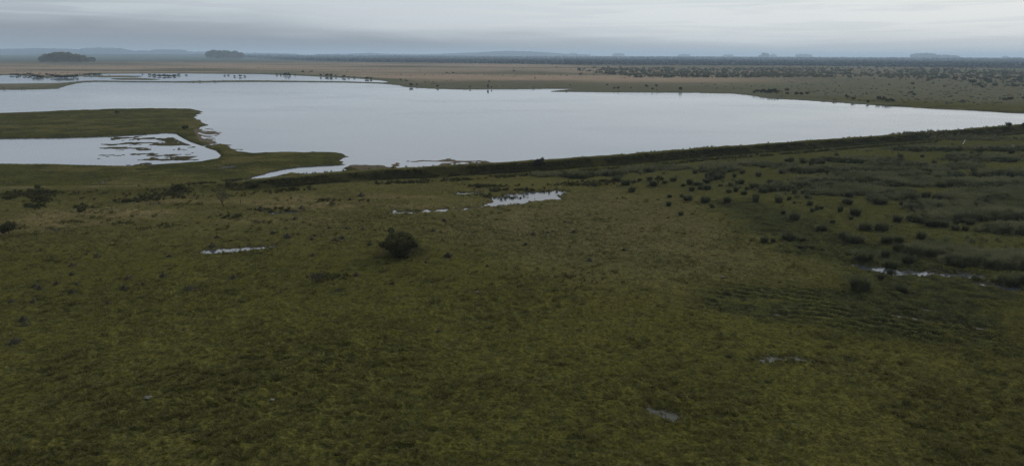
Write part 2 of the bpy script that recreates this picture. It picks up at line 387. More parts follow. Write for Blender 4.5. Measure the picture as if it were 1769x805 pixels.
def build_height(x, y, spc_, want=False):
    r_ = np.hypot(x, y)
    def oc(wl, s): return vnoise(x / wl, y / wl, s) * sst(wl / spc_, 1.2, 3.0)
    base = .72 + .08 * fbm(x / 35, y / 35, 3, 3) + .05 * oc(9, 21)
    # tussocky turf
    wx = x + .5 * vnoise(x / .9, y / .9, 36); lump = (.03 * oc(2.3, 31) + .07 * vnoise(wx / 1.2, y / .8, 32) * sst(1.2 / spc_, 1.2, 3.) + .15 * (.35 - np.abs(vnoise(wx / .75, y / .5, 33))) * sst(.7 / spc_, 1.2, 3.) + .05 * oc(.33, 34))
    patch = sst(fbm(x / 11, y / 11, 51, 3), -.3, .5)
    lump = 1.75 * lump * (.5 + .7 * patch)
    # trampled, ridged wet ground on the right
    sw = sdf_l(x, y, wetpatch, 30); wet = sst(-sw + 3 * fbm(x / 6, y / 6, 61, 3), -2, 4)
    curve = y + .5 * (x - 30) + .004 * (x - 30) ** 2 + .9 * fbm(x / 9, y / 9, 62, 2); ff = sst(-sdf_l(x, y, furrows, 20) + 2 * nfur(x, y), -2, 4)
    furrow = np.sin(curve * 2 * math.pi / 1.35) * sst(.7 / spc_, .8, 2.) * sst(fbm(x / 5, y / 5, 66, 3), -.45, .2)
    clod = np.maximum(oc(.5, 63), -.1) * .30 + oc(.95, 64) * .16
    lump = lump + wet * (1 - .6 * ff) * clod + .17 * ff * furrow
    z = base + lump
    # rushes stand on rougher ground
    # dyke
    off, hh, al = dyke_field(x, y)
    prof = np.where(off > 0, 1 - sst(off, 1.2, 6.5), 1 - sst(-off, 1.4, 4.8))
    step = .45 * (sst(-off, 11.5, 9.5)) * (off < 0)                        # low berm in front
    ditch = -.35 * np.exp(-((off + 9.0) / 1.3) ** 2)
    endf = sst(al, 0, 25)
    dz = (hh * prof * (1 + .12 * fbm(x / 4, y / 4, 71, 3)) + (step * .5 + ditch) * (r_ < 400)) * endf
    # water
    nz = fbm(x / 3.2, y / 3.2, 81, 4); nzf = fbm(x / 14, y / 14, 82, 4); nbig = fbm(x / 40, y / 40, 83, 3)
    level = np.full(x.shape, 9.0)
    def cut(poly, k, n, pad=60):
        nonlocal level
        s = sdf_l(x, y, poly, pad); level = np.minimum(level, s / k + n)
    cut(G['lake'], 2.2, 1.1 * nzf + .8 * nz, 200)
    for fq in ('flats', 'flats2'):
        sf = sdf_l(x, y, G[fq], 30)
        ridge_ = .44 - np.abs(fbm(x / 11, y / 6.5, 97, 3)) * 3.6 * (1 + sst(sf, -3, 0)) + .15 * nz
        level = np.where(sf < 0, np.maximum(level, np.minimum(ridge_, .3)), level)
    s_up = sdf_l(x, y, G['upper'], 200) / 5 + .5 * nzf
    for q in GI: s_up = np.maximum(s_up, -sdf_l(x, y, q, 200) / 3 + .8 * nzf)
    level = np.minimum(level, s_up)
    # left pond with grassy shoals breaking its surface toward the right end
    s_lp = sdf_l(x, y, G['leftpond'], 60); u, v_ = proj(x, y, np.zeros_like(x))
    shoal = fbm(x / 5.5, y / 3.6, 91, 5, .6) * 1.25 - .42
    wsh = sst(u, 120, 215) * (1 - sst(u, 318, 345)) * sst(v_, 232, 240) * (1 - sst(v_, 274, 282))
    wsh2 = sst(u, 195, 215) * (1 - sst(u, 335, 350)) * sst(v_, 268, 271) * (1 - sst(v_, 276, 279))
    wsh3 = np.exp(-((v_ - (243 + (u - 160) * .17)) / 4.5) ** 2) * sst(u, 150, 165) * (1 - sst(u, 225, 240))
    wsh4 = np.exp(-(((u - 305) / 26) ** 2 + ((v_ - 255) / 7.) ** 2)) 
    sh = -.9 * (1 - sst(u, 120, 190)) + shoal + .62 * (np.maximum(np.maximum(wsh * .75, wsh2), np.maximum(wsh3, wsh4 * 1.2)) - 1) + .50
    lp = np.maximum(s_lp / .9 + .35 * nz, np.where(s_lp < -2, np.clip(sh * 2.2, -1, .22), -9))
    level = np.minimum(level, np.where(s_lp < 50, lp, 9))
    cut(G['channel'], .6, .2 * nz); cut(G['stream'], .9, .6 * nz - .55); cut(G['slit'], .6, .6 * nz); cut(G['pond2'], .6, .8 * nz)
    near_n = fbm(x / 1.0, y / .9, 84, 4, .75)
    pl_ = np.full(x.shape, 9.0)                        # near pools: shallow, water table just under the turf
    for kq, q in GN.items():
        pl_ = np.minimum(pl_, sdf_l(x, y, q, 25) / .6 + (3.6 if kq in ('sparkling pool', 'thin string') or kq.startswith(('grass', 'marsh')) else 2.0) * near_n + (.75 if kq == 'thin string' else .85 if kq.startswith(('rut', 'near', 'small')) else .75 if kq in ('grass pool a', 'grass pool b') else 1.15 if kq.startswith('grass') else .05 if kq == 'marsh pool' else .3))
    land = np.clip(level, -1, 1)
    shore = .36 * land + .04 * (land > 0) * land
    f = sst(level, .0, 8.0)
    zz = shore * (1 - f) + z * f + (lump * .5 * sst(land, .3, 1) * (1 - f))
    zz = zz + dz * sst(level, -1.2, 0) * 1.0
    zz = np.where(off > 6.0, np.where(off < 9.5, np.minimum(zz, 3), zz), zz)
    zp = WL + .09 * np.clip(pl_, -1, 1.2); fp = sst(pl_, .2, 2.2)
    zz = np.where(pl_ < 2.2, zp * (1 - fp) + zz * fp, zz)
    # far country: low swells, then a rise
    far = sst(r_, 900, 2500)
    zz = zz + far * (1.0 + 1.0 * fbm(x / 700, y / 500, 101, 3)) + sst(r_, 3300, 6500) * (13 + 4 * fbm(x / 2500, y / 2500, 103, 2))
    if want: return zz, dict(furrow=furrow * ff, clod=clod, level=level, pl=pl_, land=land, wet=wet, off=off, al=al, endf=endf, patch=patch, nz=nz, nzf=nzf, nbig=nbig, lump=lump, u=u, v=v_, r=r_, sw=sw)
    return zz
gz, D = build_height(gx, gy, spc, True)
gz = np.where(gr > 25000, -5.0, gz)
def ground_z(x, y):
    x = np.atleast_1d(np.asarray(x, float)); y = np.atleast_1d(np.asarray(y, float))
    return build_height(x, y, np.maximum(np.hypot(x, y) ** 2 / (CAM_H * F_PX) * 1.1, .06))
# colour map
def lerp(a, b_, f): return a * (1 - f[:, None]) + np.asarray(b_)[None] * f[:, None]
u, v_, r_ = D['u'], D['v'], D['r']
C = np.tile(np.array([.0600, .0570, .0145]), (len(gx), 1))
C = lerp(C, (.080, .070, .021), sst(fbm(gx / 16, gy / 16, 201, 4), -.1, .55) * .3)
C = lerp(C, (.034, .040, .011), sst(fbm(gx / 9, gy / 7, 202, 4), .05, .6) * .2)
mid = sst(-v_, -470, -390) * (1 - sst(r_, 140, 165)) * (1 - sst(u, 1150, 1350))
C = lerp(C, (.080, .071, .029), mid * .5)
ss = sdf_l(gx, gy, straw, 40); stf = sst(-ss + 6 * fbm(gx / 10, gy / 10, 203, 3), -6, 8)
C = lerp(C, (.130, .104, .048), stf * sst(fbm(gx / 12, gy / 5, 204, 4), -.35, .35) * .75)
rz_ = sst(-sdf_l(gx, gy, rushzone, 60) + 5 * fbm(gx / 7, gy / 7, 205, 3), -5, 7)
C = lerp(C, (.046, .048, .018), rz_ * .55)
pf = sst(-sdf_l(gx, gy, palef, 30) + 3 * fbm(gx / 8, gy / 8, 218, 3), -8, 10)
C = lerp(C, (.092, .080, .038), pf * .55)
C = lerp(C, (.032, .036, .014), D['wet'] * .85 * sst(fbm(gx / 5, gy / 3, 206, 3), -.9, -.1))
C = lerp(C, (.014, .014, .008), D['wet'] * sst(-D['clod'], -.03, .06) * .8)
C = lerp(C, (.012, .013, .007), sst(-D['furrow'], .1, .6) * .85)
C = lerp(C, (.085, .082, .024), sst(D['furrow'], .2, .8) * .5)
C = lerp(C, (.040, .042, .017), sst(-D['lump'], .0, .10) * .5)  # hollows between lumps darkened in the colour, standing in for relief shade
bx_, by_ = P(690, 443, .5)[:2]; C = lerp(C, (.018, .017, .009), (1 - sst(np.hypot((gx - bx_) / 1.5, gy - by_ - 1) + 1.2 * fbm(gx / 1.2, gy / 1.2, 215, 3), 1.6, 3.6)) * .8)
# dyke slopes, crest track
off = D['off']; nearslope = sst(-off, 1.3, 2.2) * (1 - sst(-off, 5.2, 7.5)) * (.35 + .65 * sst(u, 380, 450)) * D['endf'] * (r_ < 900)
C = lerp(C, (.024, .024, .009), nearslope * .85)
C = lerp(C, (.075, .072, .036), np.exp(-(off / 1.0) ** 2) * D['endf'] * .6)
# land between the dyke and the water
beyond = ((r_ > 150) & (r_ < 420) & (off > 6)).astype(float)
C = lerp(C, (.046, .047, .016), beyond * .8)
C = lerp(C, (.028, .030, .012), beyond * sst(fbm(gx / 5, gy / 4, 217, 5, .75), -.05, .3) * .75)
C = lerp(C, (.090, .078, .030), beyond * sst(fbm(gx / 11, gy / 7, 207, 5, .75), -.05, .35) * .7)
# far shore country
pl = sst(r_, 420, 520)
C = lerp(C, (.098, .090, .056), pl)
br = sst(fbm(gx / 260, gy / 120, 208, 4), -.45, .25) * sst(r_, 560, 780) * (1 - sst(r_, 1700, 2600))
rightg = sst(u, 1150, 1500)
C = lerp(C, (.235, .180, .125), br * (1 - .7 * sst(u, 980, 1200) * sst(r_, 850, 980)) * (1 - .25 * rightg) * (1 - rightg * (1 - sst(r_, 850, 1000)) ))
C = lerp(C, (.085, .085, .05), pl * (1 - sst(r_, 560, 700)) * .5)
C = lerp(C, (.09, .10, .06), sst(fbm(gx / 180, gy / 30, 209, 4), .05, .5) * pl * .6)
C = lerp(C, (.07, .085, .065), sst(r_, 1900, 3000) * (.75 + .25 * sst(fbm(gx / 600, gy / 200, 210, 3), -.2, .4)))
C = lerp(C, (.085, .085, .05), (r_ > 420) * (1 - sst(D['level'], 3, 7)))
# pale track on the left, muddy water margins
trk = [(-300,336),(0,333.5),(150,331.5),(300,328),(400,321),(520,309),(640,300)]
tp = np.array([P(a, b_)[:2] for a, b_ in trk]); dt = np.full(gx.shape, 1e9)
for i in range(len(tp) - 1):
    e = tp[i + 1] - tp[i]; tt = np.clip(((gx - tp[i, 0]) * e[0] + (gy - tp[i, 1]) * e[1]) / (e @ e), 0, 1)
    dt = np.minimum(dt, np.hypot(gx - tp[i, 0] - tt * e[0], gy - tp[i, 1] - tt * e[1]))
C = lerp(C, (.135, .12, .075), np.exp(-(dt / .9) ** 2) * .8 * sst(fbm(gx / 6, gy / 6, 211, 2), -.6, .2))
mud = np.maximum((1 - sst(D['level'], .05, .55)) * (D['level'] > -1), 1 - sst(D['pl'], .1, .9))
C = lerp(C, (.045, .040, .026), mud * .75)
C = lerp(C, (.11, .09, .065), (sdf_l(gx, gy, G['flats'], 20) < 1) * .7 + (sdf_l(gx, gy, G['flats2'], 20) < 1) * .7)
C = np.clip(C, .008, .5)
nr, na = shape
ii, jj = np.meshgrid(np.arange(nr - 1), np.arange(na - 1), indexing='ij')
a = (ii * na + jj).ravel(); quads = np.stack([a, a + na, a + na + 1, a + 1], 1)[:, ::-1]
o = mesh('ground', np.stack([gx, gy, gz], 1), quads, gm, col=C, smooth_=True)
tag(o, kind='structure')

# ------------------------------------------------------------------ water sheets
def sheet(name, poly, mat, z=0.0, grow=1.12, minadd=0.0):
    p = np.array(poly); c = p.mean(0); x0, y0 = p.min(0) - minadd; x1, y1 = p.max(0) + minadd
    V = np.array([[x0, y0, z], [x1, y0, z], [x1, y1, z], [x0, y1, z]])
    return tag(mesh(name, V, np.array([[0, 1, 2, 3]]), mat), kind='structure')
lk = np.array(G['lake'] + G['upper'] + G['leftpond'])
sheet('lake', lk, M['lake'], 0, minadd=10)
for nm, key in (('stream', 'stream'), ('pond', 'pond2')):
    pass
for key, q in GN.items():
    if key in ('grass pool d',): pass
    # the water table of the near pools, just above the wide lake sheet's own edge
    sheet('pool', q, M['mudpool' if key.startswith(('rut', 'near', 'small', 'low')) else 'pool'], WL + .0017 * (list(GN).index(key) - 11), minadd=3.0)
#%%PART2
def place(px, py):
    """ground point seen at a photo pixel, on the real terrain"""
    z = .4
    for _ in range(3):
        p = P(px, py, z); z = float(ground_z(p[0], p[1])[0])
    return p[0], p[1], z
def place_ray(px, py):
    """the same where the ray meets a bank: first ground met along it"""
    zs = np.linspace(3.0, 0.2, 90); q = np.array([P(px, py, z_) for z_ in zs]); g_ = ground_z(q[:, 0], q[:, 1])
    i = int(np.argmax(g_ >= zs)) if (g_ >= zs).any() else 89
    return q[i, 0], q[i, 1], float(g_[i])

# ------------------------------------------------------------------ near bank growth, rush beds, grass (nobody could count these)
def blade_tuft(r, n, h, spread, wd, base=.12, segs=2, droop=.35):
    """n tapering blades; unit: metres"""
    V = []; Fc = []; k = 0
    for _ in range(n):
        a = r.uniform(0, 2 * math.pi); b0 = r.random() ** .5 * base; hh = h * r.uniform(.6, 1.08)
        d = np.array([math.cos(a), math.sin(a), 0]); lean = spread * r.uniform(.1, 1.0)
        t = np.array([-d[1], d[0], 0]) if r.random() < .5 else np.array([math.cos(a * 3), math.sin(a * 3), 0])
        p0 = d * b0; p1 = d * (b0 + lean * .4) + [0, 0, hh * .62]; p2 = d * (b0 + lean) + [0, 0, hh * (1 - droop * r.random() * .5)]
        V += [p0 - t * wd / 2, p0 + t * wd / 2, p1 + t * wd / 2.4, p1 - t * wd / 2.4, p2]
        Fc += [[k, k + 1, k + 2], [k, k + 2, k + 3], [k + 3, k + 2, k + 4]]; k += 5
    return np.array(V), np.array(Fc)
def scatter_uv(n, u0_, u1_, v0_, v1_):
    u = rng.uniform(u0_, u1_, n); v = rng.uniform(v0_, v1_, n)
    x, y = PP(u, v, .4); return x, y, u, v
def bed(name, x, y, variants, smin, smax, mat, kind='stuff', label=None, cat=None, hvar=.3, sink=.02):
    z = ground_z(x, y); n = len(x); Vs = []; Fs = []; off_ = 0
    which = rng.integers(0, len(variants), n)
    for i, (V0, F0) in enumerate(variants):
        m_ = which == i
        if not m_.any(): continue
        s_ = rng.uniform(smin, smax, m_.sum()) if np.isscalar(smin) else rng.uniform(smin[m_], smax[m_])
        sc = np.stack([s_, s_, s_ * rng.uniform(1 - hvar, 1 + hvar, m_.sum())], 1)
        V, Fq = replicate(V0, [F0], np.stack([x[m_], y[m_], z[m_] - sink], 1), rng.uniform(0, 6.28, m_.sum()), sc)
        Vs.append(V); Fs.append(Fq[0] + off_); off_ += len(V)
    o_ = mesh(name, np.concatenate(Vs), np.concatenate(Fs), mat)
    return tag(o_, label, cat, kind=kind)
# turf tufts
tv = [blade_tuft(rng, 10, .15, .26, .05, .16) for _ in range(6)]
x, y, uu, v2 = scatter_uv(105000, -260, 2030, 352, 1000)
rr_ = np.hypot(x, y); keep = (sst(fbm(x / 1.3, y / 1.0, 301, 3), -.45, .25) * (.3 + .7 * sst(fbm(x / 11, y / 11, 51, 3), -.4, .5)) > rng.random(len(x)))
_, Dk = build_height(x, y, np.full(len(x), .15), True)
keep &= (Dk['level'] > .9) & (Dk['wet'] < .5 + rng.random(len(x))) & ((Dk['pl'] > .6) | ((Dk['pl'] > -.6) & (rng.random(len(x)) < .35)))
x, y, rr_ = x[keep], y[keep], rr_[keep]
sc_ = .75 + rr_ / 190
bed('grass', x, y, tv, sc_ * .65, sc_ * 1.2, M['tuft'], label='short tussocky pasture grass covering the open plain', cat='grass')
# bigger tussocks of coarse grass standing up through the turf
tc_ = [blade_tuft(rng, 26, .30, .34, .05, .17, droop=.6) for _ in range(6)]
x, y, uu, v2 = scatter_uv(16000, -260, 2030, 345, 1000)
rr_ = np.hypot(x, y); _, Dk = build_height(x, y, np.full(len(x), .15), True)
keep = (sst(fbm(x / 4, y / 4, 305, 3), -.05, .5) > rng.random(len(x)) * 1.2) & (Dk['wet'] < .3) & (Dk['level'] > .9) & (Dk['pl'] > .3)
x, y, rr_, kw = x[keep], y[keep], rr_[keep], Dk['wet'][keep]; sc_ = (.65 + rr_ / 150) * rng.uniform(.7, 1.3, len(x))
bed('grass', x, y, tc_, sc_ * .8, sc_ * 1.2, M['tuft'], label='coarser grass tussocks standing up through the short turf', cat='grass')
# rush beds of the marsh on the right: stands with dark near edges, thin between
rv = [blade_tuft(rng, 52, 1.15, .62, .045, .26, droop=.7) for _ in range(6)]
stands = [(1446,341,48,22),(1512,340,20,16),(1558,348,22,16),(1520,351,16,6),(1668,384,74,34),(1740,384,40,36),(1643,308,16,7),(1703,306,24,8),(1760,306,30,9),(1381,327,18,8),(1490,310,46,9),(1610,447,40,18),(1670,462,34,22),(1740,470,46,30),(1745,408,38,14),(1600,366,30,12),(1700,350,60,20),(1600,325,70,14),(1450,318,70,8),
  (1400,300,40,8),(1297,290,18,5),(1150,296,40,5),(1100,300,28,6),(945,308,26,5),(1000,309,26,7),(1055,306,20,6),(1240,300,30,6),(1345,332,26,8),(1340,291,34,5),(1650,275,18,6),(1660,293,30,7),(1618,298,18,5),(1550,292,50,6),(1480,282,60,6),(1700,280,60,8),(1240,292,26,5),(1600,262,60,6),(1500,300,80,9),(1700,325,70,12),(1760,345,50,18),(1580,310,60,10),(1655,244,90,5),(1740,262,60,7)]
X = []; Y = []
for cu, cv, hw, dp in stands:
    n = int(min(700, 30 + hw * dp * .75))
    t_ = rng.uniform(-1, 1, n); k_ = rng.random(n) ** 1.25
    uu = cu + hw * t_ * (1 + .25 * rng.normal(0, 1, n)) + rng.normal(0, 3, n); vv_ = rng.normal(0, 1.2, n) + cv - dp * k_ * np.sqrt(np.maximum(0, 1 - t_ ** 2)) - (cv - 200) * .02 * t_ ** 2
    a_, b_ = PP(uu, vv_, .4); X.append(a_); Y.append(b_)
x, y, uu, v2 = scatter_uv(12000, 1050, 2000, 232, 480)
inz = -sdf_l(x, y, rushzone, 60)
kp = (inz > 0) & (sst(fbm(x / 9, y / 6, 311, 4), .02, .42) * sst(inz, 0, 10) * (.25 + .75 * sst(uu, 1250, 1500)) * (1 - .95 * (1 - sst(sdf_l(x, y, gpoly([(1180,470),(1330,385),(1440,355),(1600,350),(1560,400),(1769,400),(1769,520),(1440,500)]), 30), -4, 2))) > rng.random(len(x)))
off_s, _, _ = dyke_field(x, y); kp &= off_s < -6
X.append(x[kp]); Y.append(y[kp]); x = np.concatenate(X); y = np.concatenate(Y)
bed('rush_bed', x, y, rv, .5, .95, M['rushmass'], label='dense dark stand of rushes covering the marsh on the right below the dyke', cat='rushes')
# near rows of the main stands: tall, tight growth, shade put into darker stems
ev = [blade_tuft(rng, 90, 1.05, .34, .05, .36, droop=.5) for _ in range(5)]
X = []; Y = []
for cu, cv, hw, dp in stands:
    if dp < 6: continue
    n = int(hw * 1.7); t_ = rng.uniform(-1, 1, n); uu = cu + hw * t_; a_, b_ = PP(uu, cv + rng.normal(.6, 1.0, n) - dp * .25 * t_ ** 2 + 2.2 * fbm(uu / 14, uu * 0 + cv, 341, 2), .4); k_ = fbm(a_ / 6, b_ / 6, 342, 2) > -.25; X.append(a_[k_]); Y.append(b_[k_])
bed('rush_bed', np.concatenate(X), np.concatenate(Y), ev, .7, 1.15, M['rush'], label='near edges of the rush stands in the marsh on the right, stems coloured dark for shade', cat='rushes')
# rank growth on the near slope of the dyke
bv = [blade_tuft(rng, 22, .8, .5, .09, .35) for _ in range(5)]
n = 17000; al_ = rng.random(n)
seg = np.cumsum([0] + [np.hypot(*(dk[i + 1, :2] - dk[i, :2])) for i in range(len(dk) - 1)]); d_ = 8 + al_ * (seg[-3] - 8); npx = None
ax_ = np.interp(d_, seg, dk[:, 0]); ay_ = np.interp(d_, seg, dk[:, 1]); tx = np.interp(d_ + 2, seg, dk[:, 0]) - ax_; ty = np.interp(d_ + 2, seg, dk[:, 1]) - ay_; ln_ = np.hypot(tx, ty)
w_ = np.where(rng.random(n) < .22, rng.uniform(7.4, 9.2, n), rng.uniform(2.4, 5.6, n)); w_ = np.where(rng.random(n) < .02, -rng.uniform(1.5, 3, n), w_)
x = ax_ + ty / ln_ * w_; y = ay_ - tx / ln_ * w_
kp = (fbm(x / 5, y / 3, 321, 3) > -.25) & ((proj(x, y, np.zeros(n))[0] > 395 + 40 * rng.random(n)) | (rng.random(n) < .06)); x, y = x[kp], y[kp]
bed('bank_growth', x, y, bv, .25, .62, M['bank'], label='dark rank weeds and rough grass covering the near slope of the dyke', cat='weeds')
# dark rough herbage in the hollows on the left, and reed edges of the near pools
X = []; Y = []; SZ = []
for cu, cv, hw, dv, n in [(70,340,26,3,120),(72,347,20,6,110),(18,346,16,4,60),(30,342,20,3,80),(255,346,30,4,70),(225,351,22,2,70),(295,342,24,3,70),(120,388,24,2,110),(30,396,12,3,20),(60,360,14,3,50),(140,362,12,3,40),(60,405,8,2,10),(310,335,18,3,80),(345,328,20,2,60),(405,322,18,2,60),(210,390,25,1.5,50),(290,393,22,2.5,80),(400,378,22,4,30),(250,399,12,1.5,30),(480,366,40,2,35),(560,350,60,2.5,25),(580,485,26,4,90),(560,480,18,3,60),(975,485,60,6,60),(560,395,60,8,25),(860,342,60,3,60),(1050,405,90,8,20),(845,325,35,2,80),(900,331,60,2,60),(1010,322,60,2.5,120),(1040,317,50,2.5,100),(400,435,60,2,40),(1590,474,80,4,120),(410,441,60,1,50),(1380,630,60,2.5,50)]:
    if cv > 380: dv = dv * 1.7; hw = hw * 1.2
    SZ.append(np.full(n, .5 if cv < 380 else .22))
    uu = cu + hw * rng.normal(0, .55, n); vv_ = cv + dv * rng.normal(0, .55, n); a_, b_ = PP(uu, vv_, .4); X.append(a_); Y.append(b_)
bed('rough_herbage', np.concatenate(X), np.concatenate(Y), bv, np.concatenate(SZ) * .6, np.concatenate(SZ) * 1.4, M['bank'], label='dark rough herbage in the damp hollows of the left and middle pasture', cat='weeds')

# ------------------------------------------------------------------ single rush tussocks
rmesh = []
for i in range(6):
    V0, F0 = blade_tuft(rng, 260, 1.05, .62, .026, .32, droop=.6)
    V1, F1 = blade_tuft(rng, 150, .55, .38, .06, .32)
    rmesh.append(mesh('rush_tussock', np.concatenate([V0, V1]), np.concatenate([F0, F1 + len(V0)]), M['rush'], link=False))
tus = """1091,332,14 1065,313,18 1081,320,18 1095,316,9 1122,313,12 1128,321,16 1148,317,10 1163,313,14 1155,355,12 1157,341,9 1176,372,10
1188,346,17 1178,341,9 1195,330,12 1202,320,10 1218,350,18 1230,359,10 1210,327,11 1222,327,16 1226,287,9 1242,309,16 1259,333,10 1271,331,11 1285,336,12
1256,350,15 1305,348,12 1303,325,20 1319,333,16 1345,350,15 1363,345,9 1394,343,10 1372,352,6 1399,354,12 1419,361,8 1403,366,9 1353,369,9 1372,380,20
1550,383,16 1579,384,11 1520,351,30 1650,360,16 1650,397,16 1419,398,22 1494,397,24 1522,398,26 1586,360,14
1320,418,15 1335,419,10 1362,414,24 1388,416,11 1403,427,12 1384,428,11 1457,413,20 1476,418,32 1532,420,22 1552,419,18 1591,412,20 1608,419,14
1529,441,16 1552,433,20 1491,453,38 1539,461,24 1569,456,28 1586,436,22 1657,460,28 1688,458,26 1757,458,24 1739,490,34 1763,493,26
1486,496,36 1556,503,22 1522,480,12 1537,474,10 1280,318,12 1262,322,10 1290,328,9 1330,318,12 1350,300,10 1370,297,12 1200,300,9 1245,322,9 1180,322,8 1105,312,8
1438,386,9 1470,379,8 1502,438,10 1620,300,12 1310,305,11 1282,300,10 1238,284,8 1388,282,12 1402,286,12 1366,280,12 1445,270,9""".split()
def tus_label(px, py, wd):
    if (px, py) == (1486, 496): return 'tall feathery rush tussock standing alone in front of the marsh pool', None
    if (px, py) == (1556, 503): return 'short spiky rush tussock right of the tall feathery one, in front of the marsh pool', None
    if (px, py) == (1176, 372): return 'small rush tussock farthest out on the open grass, in front of its neighbours', None
    if (px, py) == (1155, 355): return 'small dark tussock alone on open grass, just behind the outermost one', None
    if (px, py) == (1091, 332): return 'round dark rush tussock at the left tip of the scattered ones', None
    if (px, py) == (1320, 418): return 'compact dark tussock at the left end of the row on the trampled ground', None
    if (px, py) == (1491, 453): return 'broad dark rush tussock standing just behind the left end of the marsh pool', None
    if (px, py) == (1520, 351): return 'wide dark rush clump in front of the long rush bed edge', None
    if (px, py) == (1476, 418): return 'wide leaning rush tussock in the middle of the marsh row', None
    if (px, py) == (1226, 287): return 'small dark tussock just below the foot of the dyke', None
    if py > 425 and px > 1640: return 'dark rush tussock behind the right end of the marsh pool', 'tussocks at the right end of the marsh pool'
    if py > 425: return 'dark rush tussock on the wet ground behind the marsh pool', 'tussocks behind the marsh pool'
    if py > 390: return 'dark rush tussock in the loose row across the trampled marsh ground', 'tussocks in the row across the trampled ground'
    if px > 1330: return 'dark rush tussock on the grass in front of the dense rush beds', 'tussocks in front of the rush beds'
    if px < 1170: return 'bushy rush tussock near the flat-topped thorn tree', 'tussocks near the flat-topped thorn tree'
    return 'dark rush tussock scattered on open grass between thorn tree and rush beds', 'tussocks scattered on the open grass'
for i, q in enumerate(tus):
    px, py, wd = map(float, q.split(',')); X_, Y_, Z_ = place(px, py); k_ = mpp(px, py); W_ = wd * k_ / 1.0
    o_ = bpy.data.objects.new('rush_tussock', rmesh[i % 6]); COL.objects.link(o_)
    hgt = min(max(W_ * .85, .8), 1.4) * rng.uniform(.78, 1.12) * (1.1 if (px, py) == (1486, 496) else 1)
    o_.location = (X_, Y_, Z_ - .05); o_.rotation_euler.z = rng.uniform(0, 6.28); o_.scale = (W_, W_ * .9, hgt)
    lb, gp = tus_label(px, py, wd); tag(o_, lb, 'rush tussock', gp or 'single rush tussocks')

# more tussocks through the open parts of the marsh
uu = rng.uniform(1180, 1769, 1500); vv_ = rng.uniform(255, 405, 1500); x, y = PP(uu, vv_, .4)
cl = fbm(x / 10, y / 7, 351, 3); _, Dm = build_height(x, y, np.full(len(x), 1.0), True)
kp = (cl > .02) & (vv_ > 262 + (1769 - uu) * .04) & (vv_ < 330 + (uu - 1180) * .16) & (Dm['off'] < -10) & (Dm['level'] > 1.2)
x, y, uu, vv_ = x[kp][:135], y[kp][:135], uu[kp][:135], vv_[kp][:135]; z = ground_z(x, y)
for i in range(len(x)):
    o_ = bpy.data.objects.new('rush_tussock', rmesh[i % 6]); COL.objects.link(o_); W_ = rng.uniform(.8, 2.3)
    o_.location = (x[i], y[i], z[i] - .05); o_.rotation_euler.z = rng.uniform(0, 6.28); o_.scale = (W_, W_ * rng.uniform(.7, 1), rng.uniform(.9, 1.4))
    far_ = vv_[i] < 300
    tag(o_, 'dark rush tussock among the rush beds ' + ('just below the dyke' if far_ else 'of the middle marsh'), 'rush tussock', 'tussocks below the dyke' if far_ else 'tussocks of the middle marsh')

# ------------------------------------------------------------------ ant mounds
def mound_mesh():
    g = Geo(); n = 12; rings = [(1.0, -.08), (.86, .10), (.62, .34), (.38, .62), (.15, .86)]; V = []
    for rr__, zz_ in rings:
        for k_ in range(n):
            a_ = k_ * 2 * math.pi / n; j = 1 + rng.normal(0, .10); V.append([rr__ * j * math.cos(a_), rr__ * j * math.sin(a_), zz_ + rng.normal(0, .04)])
    V.append([0, 0, .92]); V = np.array(V)
    q = [[i * n + k_, i * n + (k_ + 1) % n, (i + 1) * n + (k_ + 1) % n, (i + 1) * n + k_] for i in range(4) for k_ in range(n)]
    t3 = [[4 * n + k_, 4 * n + (k_ + 1) % n, 5 * n] for k_ in range(n)]
    g.add(V, q); g.v.append(np.zeros((0, 3))); g.f[3].append(np.array(t3))
    g.v = [V]; leaves(g, np.stack([c * rng.uniform(.3, 1.1, 60) for c in (np.cos(np.arange(60)), np.sin(np.arange(60)))] + [rng.uniform(.0, .5, 60)], 1), .12, rng, tri=True)
    return g.build('ant_mound', M['soil'], link=False)
mm = [mound_mesh() for _ in range(4)]
mounds = """375,411,9 367,425,11 293,443,9 169,444,11 125,460,12 91,446,8 124,475,9 62,496,14 70,499,9 99,491,10 133,492,8 125,506,11 22,520,13 59,523,12 187,527,15 215,502,12 247,493,10 329,500,17 221,481,12 282,477,11
41,553,14 45,562,14 27,590,18 415,520,9 541,441,9 580,415,10 592,412,9 544,408,8 539,413,7 497,410,14 471,403,8 494,395,6 569,395,8 515,405,6 404,480,9 582,503,9 568,395,6 599,395,9 627,396,7 639,423,9 765,416,7 761,402,7 749,399,7
774,443,14 736,453,7 842,460,7 616,476,11 532,479,8 868,399,5 921,405,9 946,402,6 992,402,10 909,423,8 1018,450,9 1078,433,8 893,496,5 678,490,8 605,346,9 624,339,11 574,353,9 510,379,9 767,382,8 451,366,13 521,363,9 130,524,6 318,570,6 758,573,10 505,575,8""".split()
seen_ = set()
ulab = {(187,527): 'largest dark ant mound on the left pasture, sharply peaked', (62,496): 'pointed dark mound with a smaller one touching it on the right', (27,590): 'widest low mound near the left edge of the grass', (22,520): 'dark mound near the left edge, above the paired mounds',
  (329,500): 'broad flat mound left of the middle pasture with ragged top', (774,443): 'flat dark mound just right of the round thorn bush', (842,460): 'tiny dark mound to the right of the round bush, alone', (415,520): 'small sharp mound alone in the left middle pasture', (616,476): 'dark mound between the sparse twiggy shrub and round bush'}
